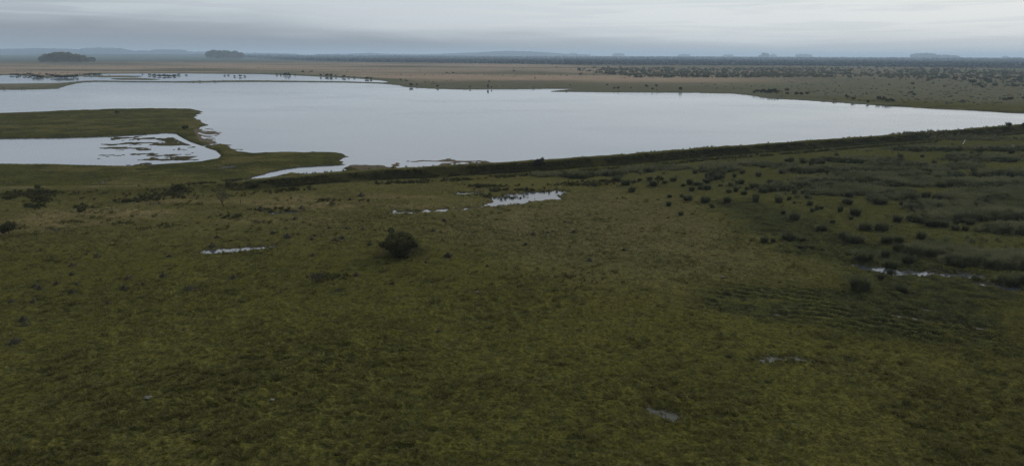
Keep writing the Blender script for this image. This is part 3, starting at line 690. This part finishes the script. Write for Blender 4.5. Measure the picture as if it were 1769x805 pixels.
for i, q in enumerate(mounds):
    px, py, wd = map(float, q.split(','))
    if (px, py) in seen_: continue
    seen_.add((px, py)); X_, Y_, Z_ = place(px, py); W_ = wd * mpp(px, py) * .6
    o_ = bpy.data.objects.new('ant_mound', mm[i % 4]); COL.objects.link(o_); o_.location = (X_, Y_, Z_ - .03); o_.rotation_euler.z = rng.uniform(0, 6.28); o_.scale = (W_, W_, W_ * 1.05 if wd < 16 else W_ * .8)
    if (px, py) in ulab: lb = ulab[(px, py)]; gp = 'ant mounds on the pasture'
    elif px < 350: lb = 'small dark ant mound on the far left pasture'; gp = 'ant mounds on the far left pasture'
    elif px < 650: lb = 'small dark ant mound between the oval pool and the round bush'; gp = 'ant mounds left of the round bush'
    else: lb = 'small dark ant mound in the middle pasture right of the round bush'; gp = 'ant mounds right of the round bush'
    tag(o_, lb, 'ant mound', gp)
# pale stones
for px, py, wd, lb in [(823,506,11,'pale stone lying in the middle of the open pasture'),(255,689,15,'grey stone lying low in the left foreground grass'),(470,693,9,'small light stone in the foreground grass right of the grey one'),(1249,479,8,'small whitish stone on the grass left of the trampled marsh')]:
    import bmesh
    bm = bmesh.new(); bmesh.ops.create_icosphere(bm, subdivisions=3, radius=1)
    for v0 in bm.verts:
        c0 = np.array(v0.co); v0.co *= 1 + .22 * float(vnoise(np.array([c0[0] * 1.7 + px]), np.array([c0[1] * 1.7 + c0[2] * 1.3]), 5)[0])
    me = bpy.data.meshes.new('stone'); bm.to_mesh(me); bm.free(); me.materials.append(M['stone'])
    o_ = bpy.data.objects.new('stone', me); COL.objects.link(o_); X_, Y_, Z_ = place(px, py); W_ = wd * mpp(px, py) / 2
    o_.location = (X_, Y_, Z_ + W_ * .1); o_.scale = (W_, W_ * .7, W_ * .42); o_.rotation_euler.z = .3; tag(o_, lb, 'stone')

# ------------------------------------------------------------------ near shrubs and trees
def tree_thing(name, px, py, label, cat, mk, rz=0.0, group=None):
    X_, Y_, Z_ = (place_ray if name == 'shrub' else place)(px, py); e = empty(name, (X_, Y_, Z_ - .05), rz); tag(e, label, cat, group)
    for pn, g, mt in mk(mpp(px, py)): g.build(pn, mt, e)
    return e
def big_bush(k):                      # 66 x 46 px
    W_ = 33 * k; H_ = 45 * k; r = np.random.default_rng(3); g = Geo(); tips = []
    for i in range(11):
        a_ = i * 2.4; limbs(g, r, np.array([r.normal(0, .25), r.normal(0, .25), 0]), np.array([math.cos(a_) * .75, math.sin(a_) * .75, .75]), H_ * .36, .09, 3, tips, .5, .1, .72, 3)
    f = Geo(); cs = [(0, 0, .60 * H_, W_ * .62, H_ * .40)]
    for i in range(17):
        a_ = i * 2.399; q = (.34 + .46 * ((i * .618) % 1)) * W_; cs.append((math.cos(a_) * q, math.sin(a_) * q * .9, H_ * r.uniform(.36, .66) * (1.1 - .35 * q / W_), W_ * r.uniform(.22, .34), H_ * r.uniform(.16, .26)))
    cs += [(-W_ * .35, 0, H_ * .78, W_ * .26, H_ * .13), (W_ * .15, 0, H_ * .86, W_ * .3, H_ * .13)]
    cs += [(math.cos(i * 1.1) * W_ * .82, math.sin(i * 1.1) * W_ * .75, H_ * (.48 + .2 * (i % 3)), W_ * .2, H_ * .12) for i in range(6)]
    for c in cs: leaves(f, ball(r, 380, c[:3], (c[3], c[3], c[4]), .5), .085, r)
    leaves(f, ball(r, 1600, (0, 0, H_ * .28), (W_ * .62, W_ * .6, H_ * .26), .3), .09, r)
    return [('stem', g, M['bark']), ('crown', f, M['bush'])]
tree_thing('thorn_bush', 690, 443, 'large round dark thorn bush standing alone in the middle of the pasture', 'bush', big_bush)
def small_tree(wpx, hpx, seed, trunk=.35, flat=.5, n=1500, ls=.10, kids=3, mat='bush', stems=1):
    def mk(k):
        r = np.random.default_rng(seed); W_ = wpx * k / 2; H_ = hpx * k; g = Geo(); tips = []
        for s_ in range(stems):
            a_ = s_ * 2.3 + seed; st = np.array([.12 * math.cos(a_), .12 * math.sin(a_), 0]) * (stems > 1)
            e_ = st + [r.normal(0, .08 * H_) + .12 * H_ * math.cos(a_) * (stems > 1), r.normal(0, .03 * H_), H_ * trunk]; tube(g, st, e_, .05 * H_ * .55, .04 * H_ * .5, 7)
            for i in range(5 if stems == 1 else 3):
                b_ = i * 1.256 + seed; limbs(g, r, e_, np.array([math.cos(b_) * W_ / H_ * 1.6, math.sin(b_) * W_ / H_ * 1.6, .8]), H_ * (1 - trunk) * .42, .016 * H_, 2, tips, .5, .1, .7, kids)
        f = Geo(); tp_ = np.array(tips)
        cz = trunk * H_ + (1 - trunk) * H_ * .5
        for i in range(11):
            b_ = i * 2.4; q = W_ * .68 * math.sqrt((i + .3) / 11); c = (math.cos(b_) * q, math.sin(b_) * q, cz + r.normal(0, .12) * H_ * (1 - trunk) + (1 - q / W_) * H_ * .08)
            leaves(f, ball(r, n // 11, c, (W_ * r.uniform(.26, .4), W_ * r.uniform(.26, .4), H_ * (1 - trunk) * flat * r.uniform(.3, .5)), .35), ls, r)
        return [('trunk', g, M['bark']), ('crown', f, M[mat])]
    return mk
tree_thing('thorn_tree', 387, 357, 'bare spreading thorn tree in front of the left end of the dyke', 'tree', small_tree(27, 32, 5, .26, .9, 420, .06, 4, 'twig'))
tree_thing('thorn_tree', 1139, 321, 'small flat-topped thorn tree among the rush tussocks', 'tree', small_tree(20, 18, 8, .42, .55, 1300, .08, 3))
tree_thing('thorn_tree', 15, 407, 'dense dark thorn tree at the left edge of the pasture', 'tree', small_tree(31, 24, 11, .25, .9, 3000, .09, 3))
tree_thing('shrub', 931, 285, 'rounded brownish shrub growing on the crest of the dyke in the middle', 'shrub', small_tree(21, 11, 14, .1, 1.0, 2600, .08, 3, 'twig', 3))
tree_thing('shrub', 1741, 223, 'spindly shrub on the dyke crest near the right edge', 'shrub', small_tree(11, 11, 17, .28, .9, 700, .12, 3, 'twig', 2))
tree_thing('shrub', 1768, 221, 'shrub cut by the right edge of the picture on the dyke crest', 'shrub', small_tree(8, 8, 18, .2, .9, 500, .12, 3, 'twig', 2))
tree_thing('shrub', 65, 327, 'small round shrub standing behind the pale track at far left', 'shrub', small_tree(11, 7, 20, .15, 1.0, 900, .1, 2, 'bush', 2))
tree_thing('shrub', 548, 487, 'sparse twiggy shrub on a dark patch left of the round bush', 'shrub', small_tree(34, 19, 23, .12, .7, 420, .06, 4, 'twig', 4))
tree_thing('shrub', 827, 324, 'low dark rounded shrub left of the sparkling pool', 'shrub', small_tree(18, 6, 25, .08, 1.0, 1400, .09, 2, 'bush', 3))
tree_thing('shrub', 320, 223, 'small dark shrub near the tip of the green peninsula', 'shrub', small_tree(13, 6, 27, .12, 1.0, 700, .2, 2, 'bush', 2))
tree_thing('shrub', 203, 196, 'low shrub on the far side of the green peninsula', 'shrub', small_tree(10, 4, 29, .1, 1.0, 400, .25, 2, 'bush', 2))
tree_thing('shrub', 141, 366, 'low dark shrub beside the fence post on the left pasture', 'shrub', small_tree(17, 10, 31, .1, 1.0, 1500, .08, 2, 'bush', 3))
tree_thing('shrub', 1482, 306, 'upright dark shrub among rushes', 'shrub', small_tree(8, 7, 33, .1, 1.0, 600, .1, 2, 'bush', 2)) if False else None
tree_thing('shrub', 396, 321, 'small dark shrub on the dyke slope behind the bare thorn tree', 'shrub', small_tree(15, 9, 34, .1, 1.0, 900, .1, 2, 'bush', 2))
tree_thing('shrub', 441, 324, 'dark shrub on the left end of the dyke, right of the bare thorn tree', 'shrub', small_tree(12, 8, 35, .1, 1.0, 900, .1, 2, 'bush', 2))
tree_thing('shrub', 1723, 233, 'broad dark shrub at the right end of the dark growth on the dyke slope', 'shrub', small_tree(14, 9, 36, .1, 1.0, 900, .12, 2, 'bush', 3))
tree_thing('shrub', 857, 330, 'long low dark shrub in the row behind the sparkling pool', 'shrub', small_tree(22, 5, 38, .08, 1.0, 1400, .09, 2, 'bush', 3))

# ------------------------------------------------------------------ fence posts and the white marker
def post(px, py, hpx, label, lean=0.0, arm=False, mat='post', rad_=.06):
    X_, Y_, Z_ = place(px, py); h_ = hpx * mpp(px, py); g = Geo()
    tube(g, (0, 0, -.2), (lean * h_, 0, h_ * .97), rad_, rad_ * .85, 8); tube(g, (lean * h_, 0, h_ * .97), (lean * h_ * 1.02, 0, h_), rad_ * .85, rad_ * .3, 8)
    if arm:
        tube(g, (lean * h_, 0, h_ * .5), (lean * h_ - 2.0, .2, h_ * .36), .03, .03, 6)
    o_ = g.build('fence_post' if mat == 'post' else 'marker_post', M[mat]); o_.location = (X_, Y_, Z_)
    tag(o_, label, 'post', 'fence posts across the pasture' if mat == 'post' else None); return (X_, Y_, Z_ + h_)
post(65, 379, 9, 'leftmost thin fence post in the pale grass')
post(162, 368, 7, 'short fence post right of the low dark shrub')
post(194, 365, 8, 'fence post with a slanting rail in the left pasture', arm=True)
post(416, 352, 8, 'thin fence post right of the bare thorn tree')
post(601, 336, 8, 'slim dark fence post in front of the middle of the dyke')
post(799, 318, 7, 'thin fence post below the dyke, left of the low round shrub')
post(1663, 249, 7.5, 'white leaning marker post below the right end of the dyke', lean=.45, mat='white', rad_=.10)
#%%PART3
# ------------------------------------------------------------------ far shore shrubs (each a crown on short stems)
def far_bush(seed, n=170, lobes=6, tall=.8, stem=.12, ls=.12):
    r = np.random.default_rng(seed); g = Geo()
    tube(g, (0, 0, -.1), (0, 0, tall * .5), .05, .03, 5)
    for i in range(lobes):
        a_ = i * 2.4; q = .55 * math.sqrt((i + .2) / lobes)
        leaves(g, ball(r, n // lobes, (math.cos(a_) * q, math.sin(a_) * q, tall * (stem + .33 + r.uniform(-.12, .2))), (r.uniform(.26, .4), r.uniform(.26, .4), tall * .36), .4), ls, r)
    return g
fb = [far_bush(40 + i).build('shore_bush', M['shoreb'], link=False) for i in range(6)]
shore = """20,130.6,9,3.5,i 31,130.4,10,4,i 42,130.8,9,3.5,i 51,130,8,4,i 60,134,12,6,i 67,134.2,11,6,i 73,133.8,8,4,i 82,131,8,4,i 91,133,9,4.5,i 99,134,12,5.5,i 107,134.4,11,6,i 115,134.2,12,6,i 123,134,11,5.5,i 131,133.2,10,5,i 147,130,8,3,i 155,129.6,9,3.5,i 164,129.4,9,3.5,i 172,129.2,8,3,i
258,131,7,3,j 266,131.2,8,3.5,j 275,131.8,9,3.5,j 284,132,10,4,j 292,132,10,4,j 301,131.8,9,4,j 309,131.2,8,3,j 322,131.4,5,2,j 246,127.6,4,2,j
388,132,5,2,k 395,131.6,5,2,k 405,133.6,5,3,k 415,134,7,4,k 423,133.4,5,2.5,k
478,129.6,5,3,l 485,129.9,5,3,l 493,130.4,8,5.5,l 499,130.6,8,6,l 510,130.4,5,2.5,l 523,125.4,6,3,m 537,124.8,7,2.5,m 554,131.8,4,4,l 565,132,7,5,l 572,132.4,7,5.5,l 580,132.8,4,3,l 594,134,8,4,l 602,134.4,5,2.5,l 612,134.6,5,2,l 634,136.4,8,4,l 641,136.8,6,3.5,l 692,139.6,5,3,n 702,141,5,3,n 710,149.4,8,5.5,n 720,148,5,3,n 735,143.4,3,2.5,n 756,150.4,5,4,n 812,151.8,4,3,n 843,152.6,4,7,n 849,152.8,3,4,n
772,127,5,2.2,m 783,127,5,2.2,m 845,142,3.5,3,m 888,124,6,2.5,m 924,136.6,3,2,m 985,148.6,3,2,n 1003,129.8,7,4,m 1061,153.6,6,3.5,o 1068,153.6,6,4,o 1090,153.4,4,3,o 1117,151,7,4.5,o 1127,155.6,5,3.5,o 1134,150,6,4,o 1135,157.2,3,2,o 1176,156.2,9,6,o 1049,148,5,2.5,m
1303,160.8,7,4,p 1309,160,9,5,p 1316,160.6,10,6.5,p 1323,161,11,6.5,p 1330,161.4,11,8,p 1337,161.6,10,8,p 1343,162,8,6,p 1360,158,9,4.5,p 1360,163.4,8,4,p 1376,163.8,9,5.5,p 1384,163.8,9,5,p 1394,164,9,5,p
1462,168,6,4.5,q 1466,168.6,5,3,q 1474,173,9,5,q 1484,174.6,4,2.5,q 1499,177.6,6,4.5,q 1519,173.6,10,7.5,q 1526,174,9,6.5,q 1532,176.6,10,6,q 1541,175.8,9,5.5,q 1574,161.4,8,4,r 1579,165,8,4,r 1577,147,8,4.5,r 1536,147.6,5,2.5,r 1631,150.4,6,3,r 1697,152.4,9,4.5,r 1663,177.6,9,4,r 1736,173.4,11,4.5,r 1745,173.6,11,6,r 1768,171.6,8,4,r 1680,145,14,8,r 1673,176.6,4,2,r""".split()
names_ = {'i': 'dark shrub in the row on the flooded flat at the far left', 'j': 'low shrub in the line standing in the water beyond the lake, left', 'k': 'tiny shrub standing in the shallow water at the end of the inlet', 'l': 'small dark shrub on the far bank of the narrow inlet',
 'm': 'small lone shrub out on the brown plain beyond the lake', 'n': 'small shrub at the water line left of the long grassy spit', 'o': 'small round shrub on the green bank behind the long spit', 'p': 'dark bushy shrub in the thicket mirrored at the right far shore', 'q': 'dark shrub on the far right bank, mirrored in the lake', 'r': 'scattered dark shrub on the grey green slope at far right'}
grp_ = {k_: 'shore shrubs: ' + v_.split(' ', 1)[1][:40] for k_, v_ in names_.items()}
grp_ = dict(i='shrubs on the flooded flat', j='shrubs in the water at the far left', k='shrubs in the inlet shallows', l='shrubs on the inlet bank', m='shrubs on the brown plain', n='shrubs at the water line', o='shrubs behind the long spit', p='thicket at the right far shore', q='shrubs on the far right bank', r='shrubs on the far right slope')
for i, q in enumerate(shore):
    a_, b_, wd, hh_, key = q.split(','); px, py, wd, hh_ = map(float, (a_, b_, wd, hh_)); X_, Y_, Z_ = place(px, py); k_ = mpp(px, py)
    o_ = bpy.data.objects.new('shore_bush', fb[i % 6]); COL.objects.link(o_); o_.location = (X_, Y_, max(Z_, 0.0)); o_.rotation_euler.z = rng.uniform(0, 6.28); o_.scale = (wd * k_ * .64, wd * k_ * .64, hh_ * k_ * 1.3)
    tag(o_, names_[key], 'shrub', grp_[key])

# ------------------------------------------------------------------ scrub belt on the right beyond the brown plain
sb = [far_bush(60 + i, 90, 5, .95, .1, .17) for i in range(6)]
sbm = [g.build('scrub_tree', M['farbush'], link=False) for g in sb]
def belt_bottom(u): return np.interp(u, [600, 900, 1000, 1050, 1100, 1300, 1400, 1500, 1600, 1769, 2100], [110.5, 113, 123, 130, 134.5, 135, 134, 137, 146, 151, 158])
uu = rng.uniform(560, 2100, 9000); top = 106 + (uu - 600) * .009; bot = belt_bottom(uu)
vv_ = top + (bot - top) * rng.random(9000) ** 1.15
x, y = PP(uu, vv_, 1.0); dens = fbm(x / 150, y / 110, 401, 5, .6)
dw = sst(uu, 850, 1150) * .35
kp = dens + rng.normal(0, .1, len(x)) > (.34 - dw) - .1 * (vv_ < bot - 6)
uu, vv_, x, y = uu[kp], vv_[kp], x[kp], y[kp]
z = ground_z(x, y); infr = (uu > 0) & (uu < 1769)
order = np.argsort(-vv_ + 1000 * (~infr)); sel = order[:230]; rest = order[230:2200]
def rnd_sc(n): 
    s_ = 1.2 + 3.4 * rng.random(n) ** 2; return np.stack([s_ * 1.15, s_, s_ * rng.uniform(.7, 1.05, n) + .6], 1)
S_ = rnd_sc(len(x))
for i in sel:
    o_ = bpy.data.objects.new('scrub_tree', sbm[i % 6]); COL.objects.link(o_); o_.location = (x[i], y[i], z[i]); o_.rotation_euler.z = rng.uniform(0, 6.28); o_.scale = S_[i]
    lb = 'low dark scrub tree in the belt beyond the brown plain at right' if uu[i] < 1450 else 'low dark scrub tree in the belt above the grey green slope at far right'
    tag(o_, lb, 'tree', 'scrub trees beyond the plain' if uu[i] < 1450 else 'scrub trees above the right slope')
def rep_mass(name, geos, x, y, z, S_, mat, label, cat):
    Vs = []; F4 = []; F3 = []; off_ = 0; wh = rng.integers(0, len(geos), len(x))
    for i, g in enumerate(geos):
        m_ = wh == i; V0, Fs = g.data(); V, Fq = replicate(V0, Fs, np.stack([x[m_], y[m_], z[m_]], 1), rng.uniform(0, 6.28, m_.sum()), S_[m_])
        Vs.append(V)
        for f in Fq: (F4 if f.shape[1] == 4 else F3).append(f + off_)
        off_ += len(V)
    return tag(mesh(name, np.concatenate(Vs), [np.concatenate(q) for q in (F4, F3) if q], mat), label, cat, kind='stuff')
rep_mass('distant_scrub', sb, x[rest], y[rest], z[rest], S_[rest], M['farbush'], 'hazy belt of scrub woodland behind the nearest scrub trees on the right', 'scrub')
# low specks of scrub and rushes over the plain
sp = [far_bush(80 + i, 14, 3, .7, .1, .3) for i in range(4)]
uu = rng.uniform(-300, 2100, 9000); vv_ = np.where(rng.random(9000) < .5, rng.uniform(107, 185, 9000), rng.uniform(106, 132, 9000)); x, y = PP(uu, vv_, .5)
_, Dq = build_height(x, y, np.full(len(x), 20.0), True)
kp = (Dq['level'] > 1.5) & (Dq['r'] > 430) & (fbm(x / 60, y / 80, 411, 4) + .55 * sst(uu, 1180, 1500) * (vv_ > 138) > .22)
x, y = x[kp], y[kp]; s_ = rng.uniform(.5, 1.5, len(x)); rep_mass('plain_scrub', sp, x, y, ground_z(x, y), np.stack([s_ * 1.2, s_ * 1.2, s_ * .8], 1), M['farbush'], 'low dark herbs and rush clumps speckling the plain beyond the lake', 'scrub')

# ------------------------------------------------------------------ distant woods in the haze
wv = [far_bush(90 + i, 26, 5, .9, .1, .34) for i in range(6)]
uu = rng.uniform(-500, 2300, 26000)
bot = np.interp(uu, [-500, 0, 330, 420, 600, 800, 1000, 1200, 1400, 1769, 2300], [97.2, 98, 98.6, 100.5, 107, 108.5, 111, 112, 113, 117, 122])
top = np.interp(uu, [-500, 400, 1000, 1769, 2300], [95.6, 97.5, 100.5, 104.5, 106])
vv_ = top + (bot - top) * rng.random(len(uu)) ** .9 ; x, y = PP(uu, vv_, 3.0)
kp = fbm(x / 700, y / 500, 421, 3) > np.where(uu < 420, .0, -.55)
x, y, uu = x[kp], y[kp], uu[kp]
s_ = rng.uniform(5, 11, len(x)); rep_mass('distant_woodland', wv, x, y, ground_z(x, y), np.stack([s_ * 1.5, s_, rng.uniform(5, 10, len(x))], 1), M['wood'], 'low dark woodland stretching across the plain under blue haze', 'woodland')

# ------------------------------------------------------------------ eucalyptus groves
def euc(seed, W_, H_):
    r = np.random.default_rng(seed); g = Geo(); f = Geo(); tube(g, (0, 0, -.5), (0, 0, H_ * .5), .45, .35, 7); tube(g, (0, 0, H_ * .5), (.5, 0, H_ * .85), .35, .12, 6)
    for i in range(6):
        a_ = i * 1.05; tube(g, (0, 0, H_ * (.35 + .07 * i)), (math.cos(a_) * W_ * .35, math.sin(a_) * W_ * .35, H_ * (.5 + .07 * i)), .16, .05, 5)
    for i in range(13):
        a_ = i * 2.4; t_ = (i + .5) / 13; q = W_ * .30 * math.sin(math.pi * (t_ * .8 + .15)) * 1.2
        leaves(f, ball(r, 44, (math.cos(a_) * q, math.sin(a_) * q, H_ * (.16 + .74 * t_)), (W_ * .28, W_ * .28, H_ * .115), .4), 1.0, r)
    return g.build('trunk', M['bark'], link=False), f.build('crown', M['euc'], link=False)
em = [euc(200 + i, 15, 24) for i in range(4)]
def grove(us, vs, hs, label, group, wsc=1.0):
    for i, (a_, b_, c_) in enumerate(zip(us, vs, hs)):
        X_, Y_, Z_ = place(a_, b_); k_ = mpp(a_, b_); s_ = c_ * k_ / 24 * 1.12
        e = empty('eucalyptus_tree', (X_, Y_, Z_), rng.uniform(0, 6.28), (wsc * s_ ** .5, wsc * s_ ** .5, s_)); tag(e, label, 'tree', group)
        for nm_, me in zip(('trunk', 'crown'), em[i % 4]): o_ = bpy.data.objects.new(nm_, me); COL.objects.link(o_); o_.parent = e
n = 44; us = np.linspace(71, 162, n) + rng.normal(0, .6, n); vs = 109 - rng.uniform(0, 2.0, n)
hs = np.interp(us, [68, 78, 98, 108, 125, 138, 146, 152, 163], [8, 11.5, 14.5, 15, 14, 12, 9.5, 7.5, 7]) * rng.uniform(.85, 1.05, n)
grove(us, vs, hs, 'dark dense eucalyptus in the nearer grove at far left', 'eucalyptus of the left grove')
n = 34; us = np.linspace(358, 418, n) + rng.normal(0, .5, n); vs = 102.6 - rng.uniform(0, 1.0, n)
hs = np.interp(us, [356, 364, 372, 384, 400, 410, 419], [9, 11.5, 13, 12, 11, 10.5, 9]) * rng.uniform(.9, 1.05, n)
grove(us, vs, hs, 'grey green eucalyptus in the farther compact grove', 'eucalyptus of the second grove', 1.3)
# horizon groves, each one mass of crowns in the haze
gv = [far_bush(120 + i, 40, 5, .95, .08, .3) for i in range(4)]
hg = [(62,100,87,3,'flat-topped'),(943,964,90.5,3,'flat-topped'),(982,998,91.5,3,'small'),(1058,1078,90.8,3.2,'square'),(1172,1192,93.4,3,'small'),(1250,1266,94,2.5,'tiny'),(1312,1327,91.2,5,'dark steep'),(1331,1340,93.6,3,'tiny round'),(1375,1400,93.2,3,'long low'),(1578,1612,91.8,5,'large dark'),(1610,1640,95,4,'low'),(1638,1654,95.8,4.5,'small round'),(1733,1739,97,3,'single crown'),(985,1020,93.6,2,'long pale')]
for i, (a_, b_, tp_, bl, ds) in enumerate(hg):
    horiz = 92.6 + .0036 * ((a_ + b_) / 2); dist = 9000 if bl > 3.6 else 12000
    q = P((a_ + b_) / 2, horiz + 3.5, 0); th = math.atan2(q[0], q[1]); n = int((b_ - a_) * 5 + 8)
    half = (b_ - a_) / 2 / F_PX * dist * .93; t_ = rng.uniform(-1, 1, n); dd = dist + rng.uniform(-60, 60, n)
    x = math.sin(th) * dd + math.cos(th) * half * t_; y = math.cos(th) * dd - math.sin(th) * half * t_; z = ground_z(x, y)
    tz = CAM_H + (horiz - tp_) * dist / F_PX * 1.06
    hgt = np.clip((tz - z), 8, 60) * rng.uniform(.5, .95, n) * (1 - .3 * np.abs(t_) ** 3); s_ = rng.uniform(9, 20, n)
    if ds == 'dark steep': hgt = np.where(t_ < -.35, hgt * .55, hgt)
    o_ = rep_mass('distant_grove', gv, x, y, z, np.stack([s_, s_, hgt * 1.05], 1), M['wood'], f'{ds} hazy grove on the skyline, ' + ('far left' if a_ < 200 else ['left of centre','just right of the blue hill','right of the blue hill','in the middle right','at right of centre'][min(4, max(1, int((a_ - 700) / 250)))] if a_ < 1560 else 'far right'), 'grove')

# ------------------------------------------------------------------ hills
def ridge(us, ys, dist, depth, jag, seed):
    uu = np.arange(us[0], us[-1], .7); yy = np.interp(uu, us, ys) + jag * np.abs(fbm(uu / 5, uu * 0, seed, 3))
    th = np.array([math.atan2(*(P(a_, 110)[:2])) for a_ in uu])
    hor = 92.6 + .0036 * uu; H_ = np.maximum(CAM_H + (hor - yy) * dist / F_PX, 6)
    edge_ = sst(uu, us[0], us[0] + 6) * (1 - sst(uu, us[-1] - 8, us[-1])); H_ = H_ * edge_
    V = []; ks = np.linspace(-1, 1, 13)
    for k_ in ks:
        rr__ = dist + k_ * depth; V.append(np.stack([np.sin(th) * rr__, np.cos(th) * rr__, H_ * (1 - abs(k_) ** 1.6) + 2 * (1 - abs(k_)) * vnoise(uu / 4, uu * 0 + k_ * 9, seed + 3)], 1))
    n = len(uu); V = np.concatenate(V); i_, j_ = np.meshgrid(np.arange(12), np.arange(n - 1), indexing='ij'); a_ = (i_ * n + j_).ravel()
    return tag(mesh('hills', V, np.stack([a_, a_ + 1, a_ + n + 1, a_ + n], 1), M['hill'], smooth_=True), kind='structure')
ridge([-400, -100, 0, 55, 62, 100, 108, 140, 150, 170, 213, 222, 232, 262, 272, 320, 330, 420, 470, 520], [86, 86, 86.3, 86, 85, 85.6, 86, 86.5, 84.8, 84.4, 85, 87, 88.4, 88, 86.6, 87, 89.6, 91.5, 92, 93], 9000, 900, 1.0, 501)
ridge([540, 600, 640, 670, 720, 760, 800, 840, 870, 890, 915, 940, 968, 1010], [93.8, 93.2, 91.8, 93.2, 93.8, 93.4, 91.8, 90.2, 88.8, 88.6, 89.2, 90.6, 92.8, 95.5], 9000, 900, .5, 502)

# ------------------------------------------------------------------ air
hb = 29500; ht = 104.0
V = np.array([[sx * hb, sy * hb, sz] for sz in (-7.5, ht) for sx, sy in ((-1, -1), (1, -1), (1, 1), (-1, 1))])
hm = bpy.data.materials.new('air'); hm.use_nodes = True; t = hm.node_tree
for n_ in list(t.nodes): t.nodes.remove(n_)
pv = nd(t, 'ShaderNodeVolumePrincipled'); pv.inputs['Color'].default_value = (.66, .83, 1.0, 1); pv.inputs['Density'].default_value = .00012; pv.inputs['Anisotropy'].default_value = .15
ou = nd(t, 'ShaderNodeOutputMaterial'); t.links.new(pv.outputs[0], ou.inputs['Volume'])
o_ = mesh('haze', V, np.array([[0, 3, 2, 1], [4, 5, 6, 7], [0, 1, 5, 4], [1, 2, 6, 5], [2, 3, 7, 6], [3, 0, 4, 7]]), hm); tag(o_, kind='stuff')
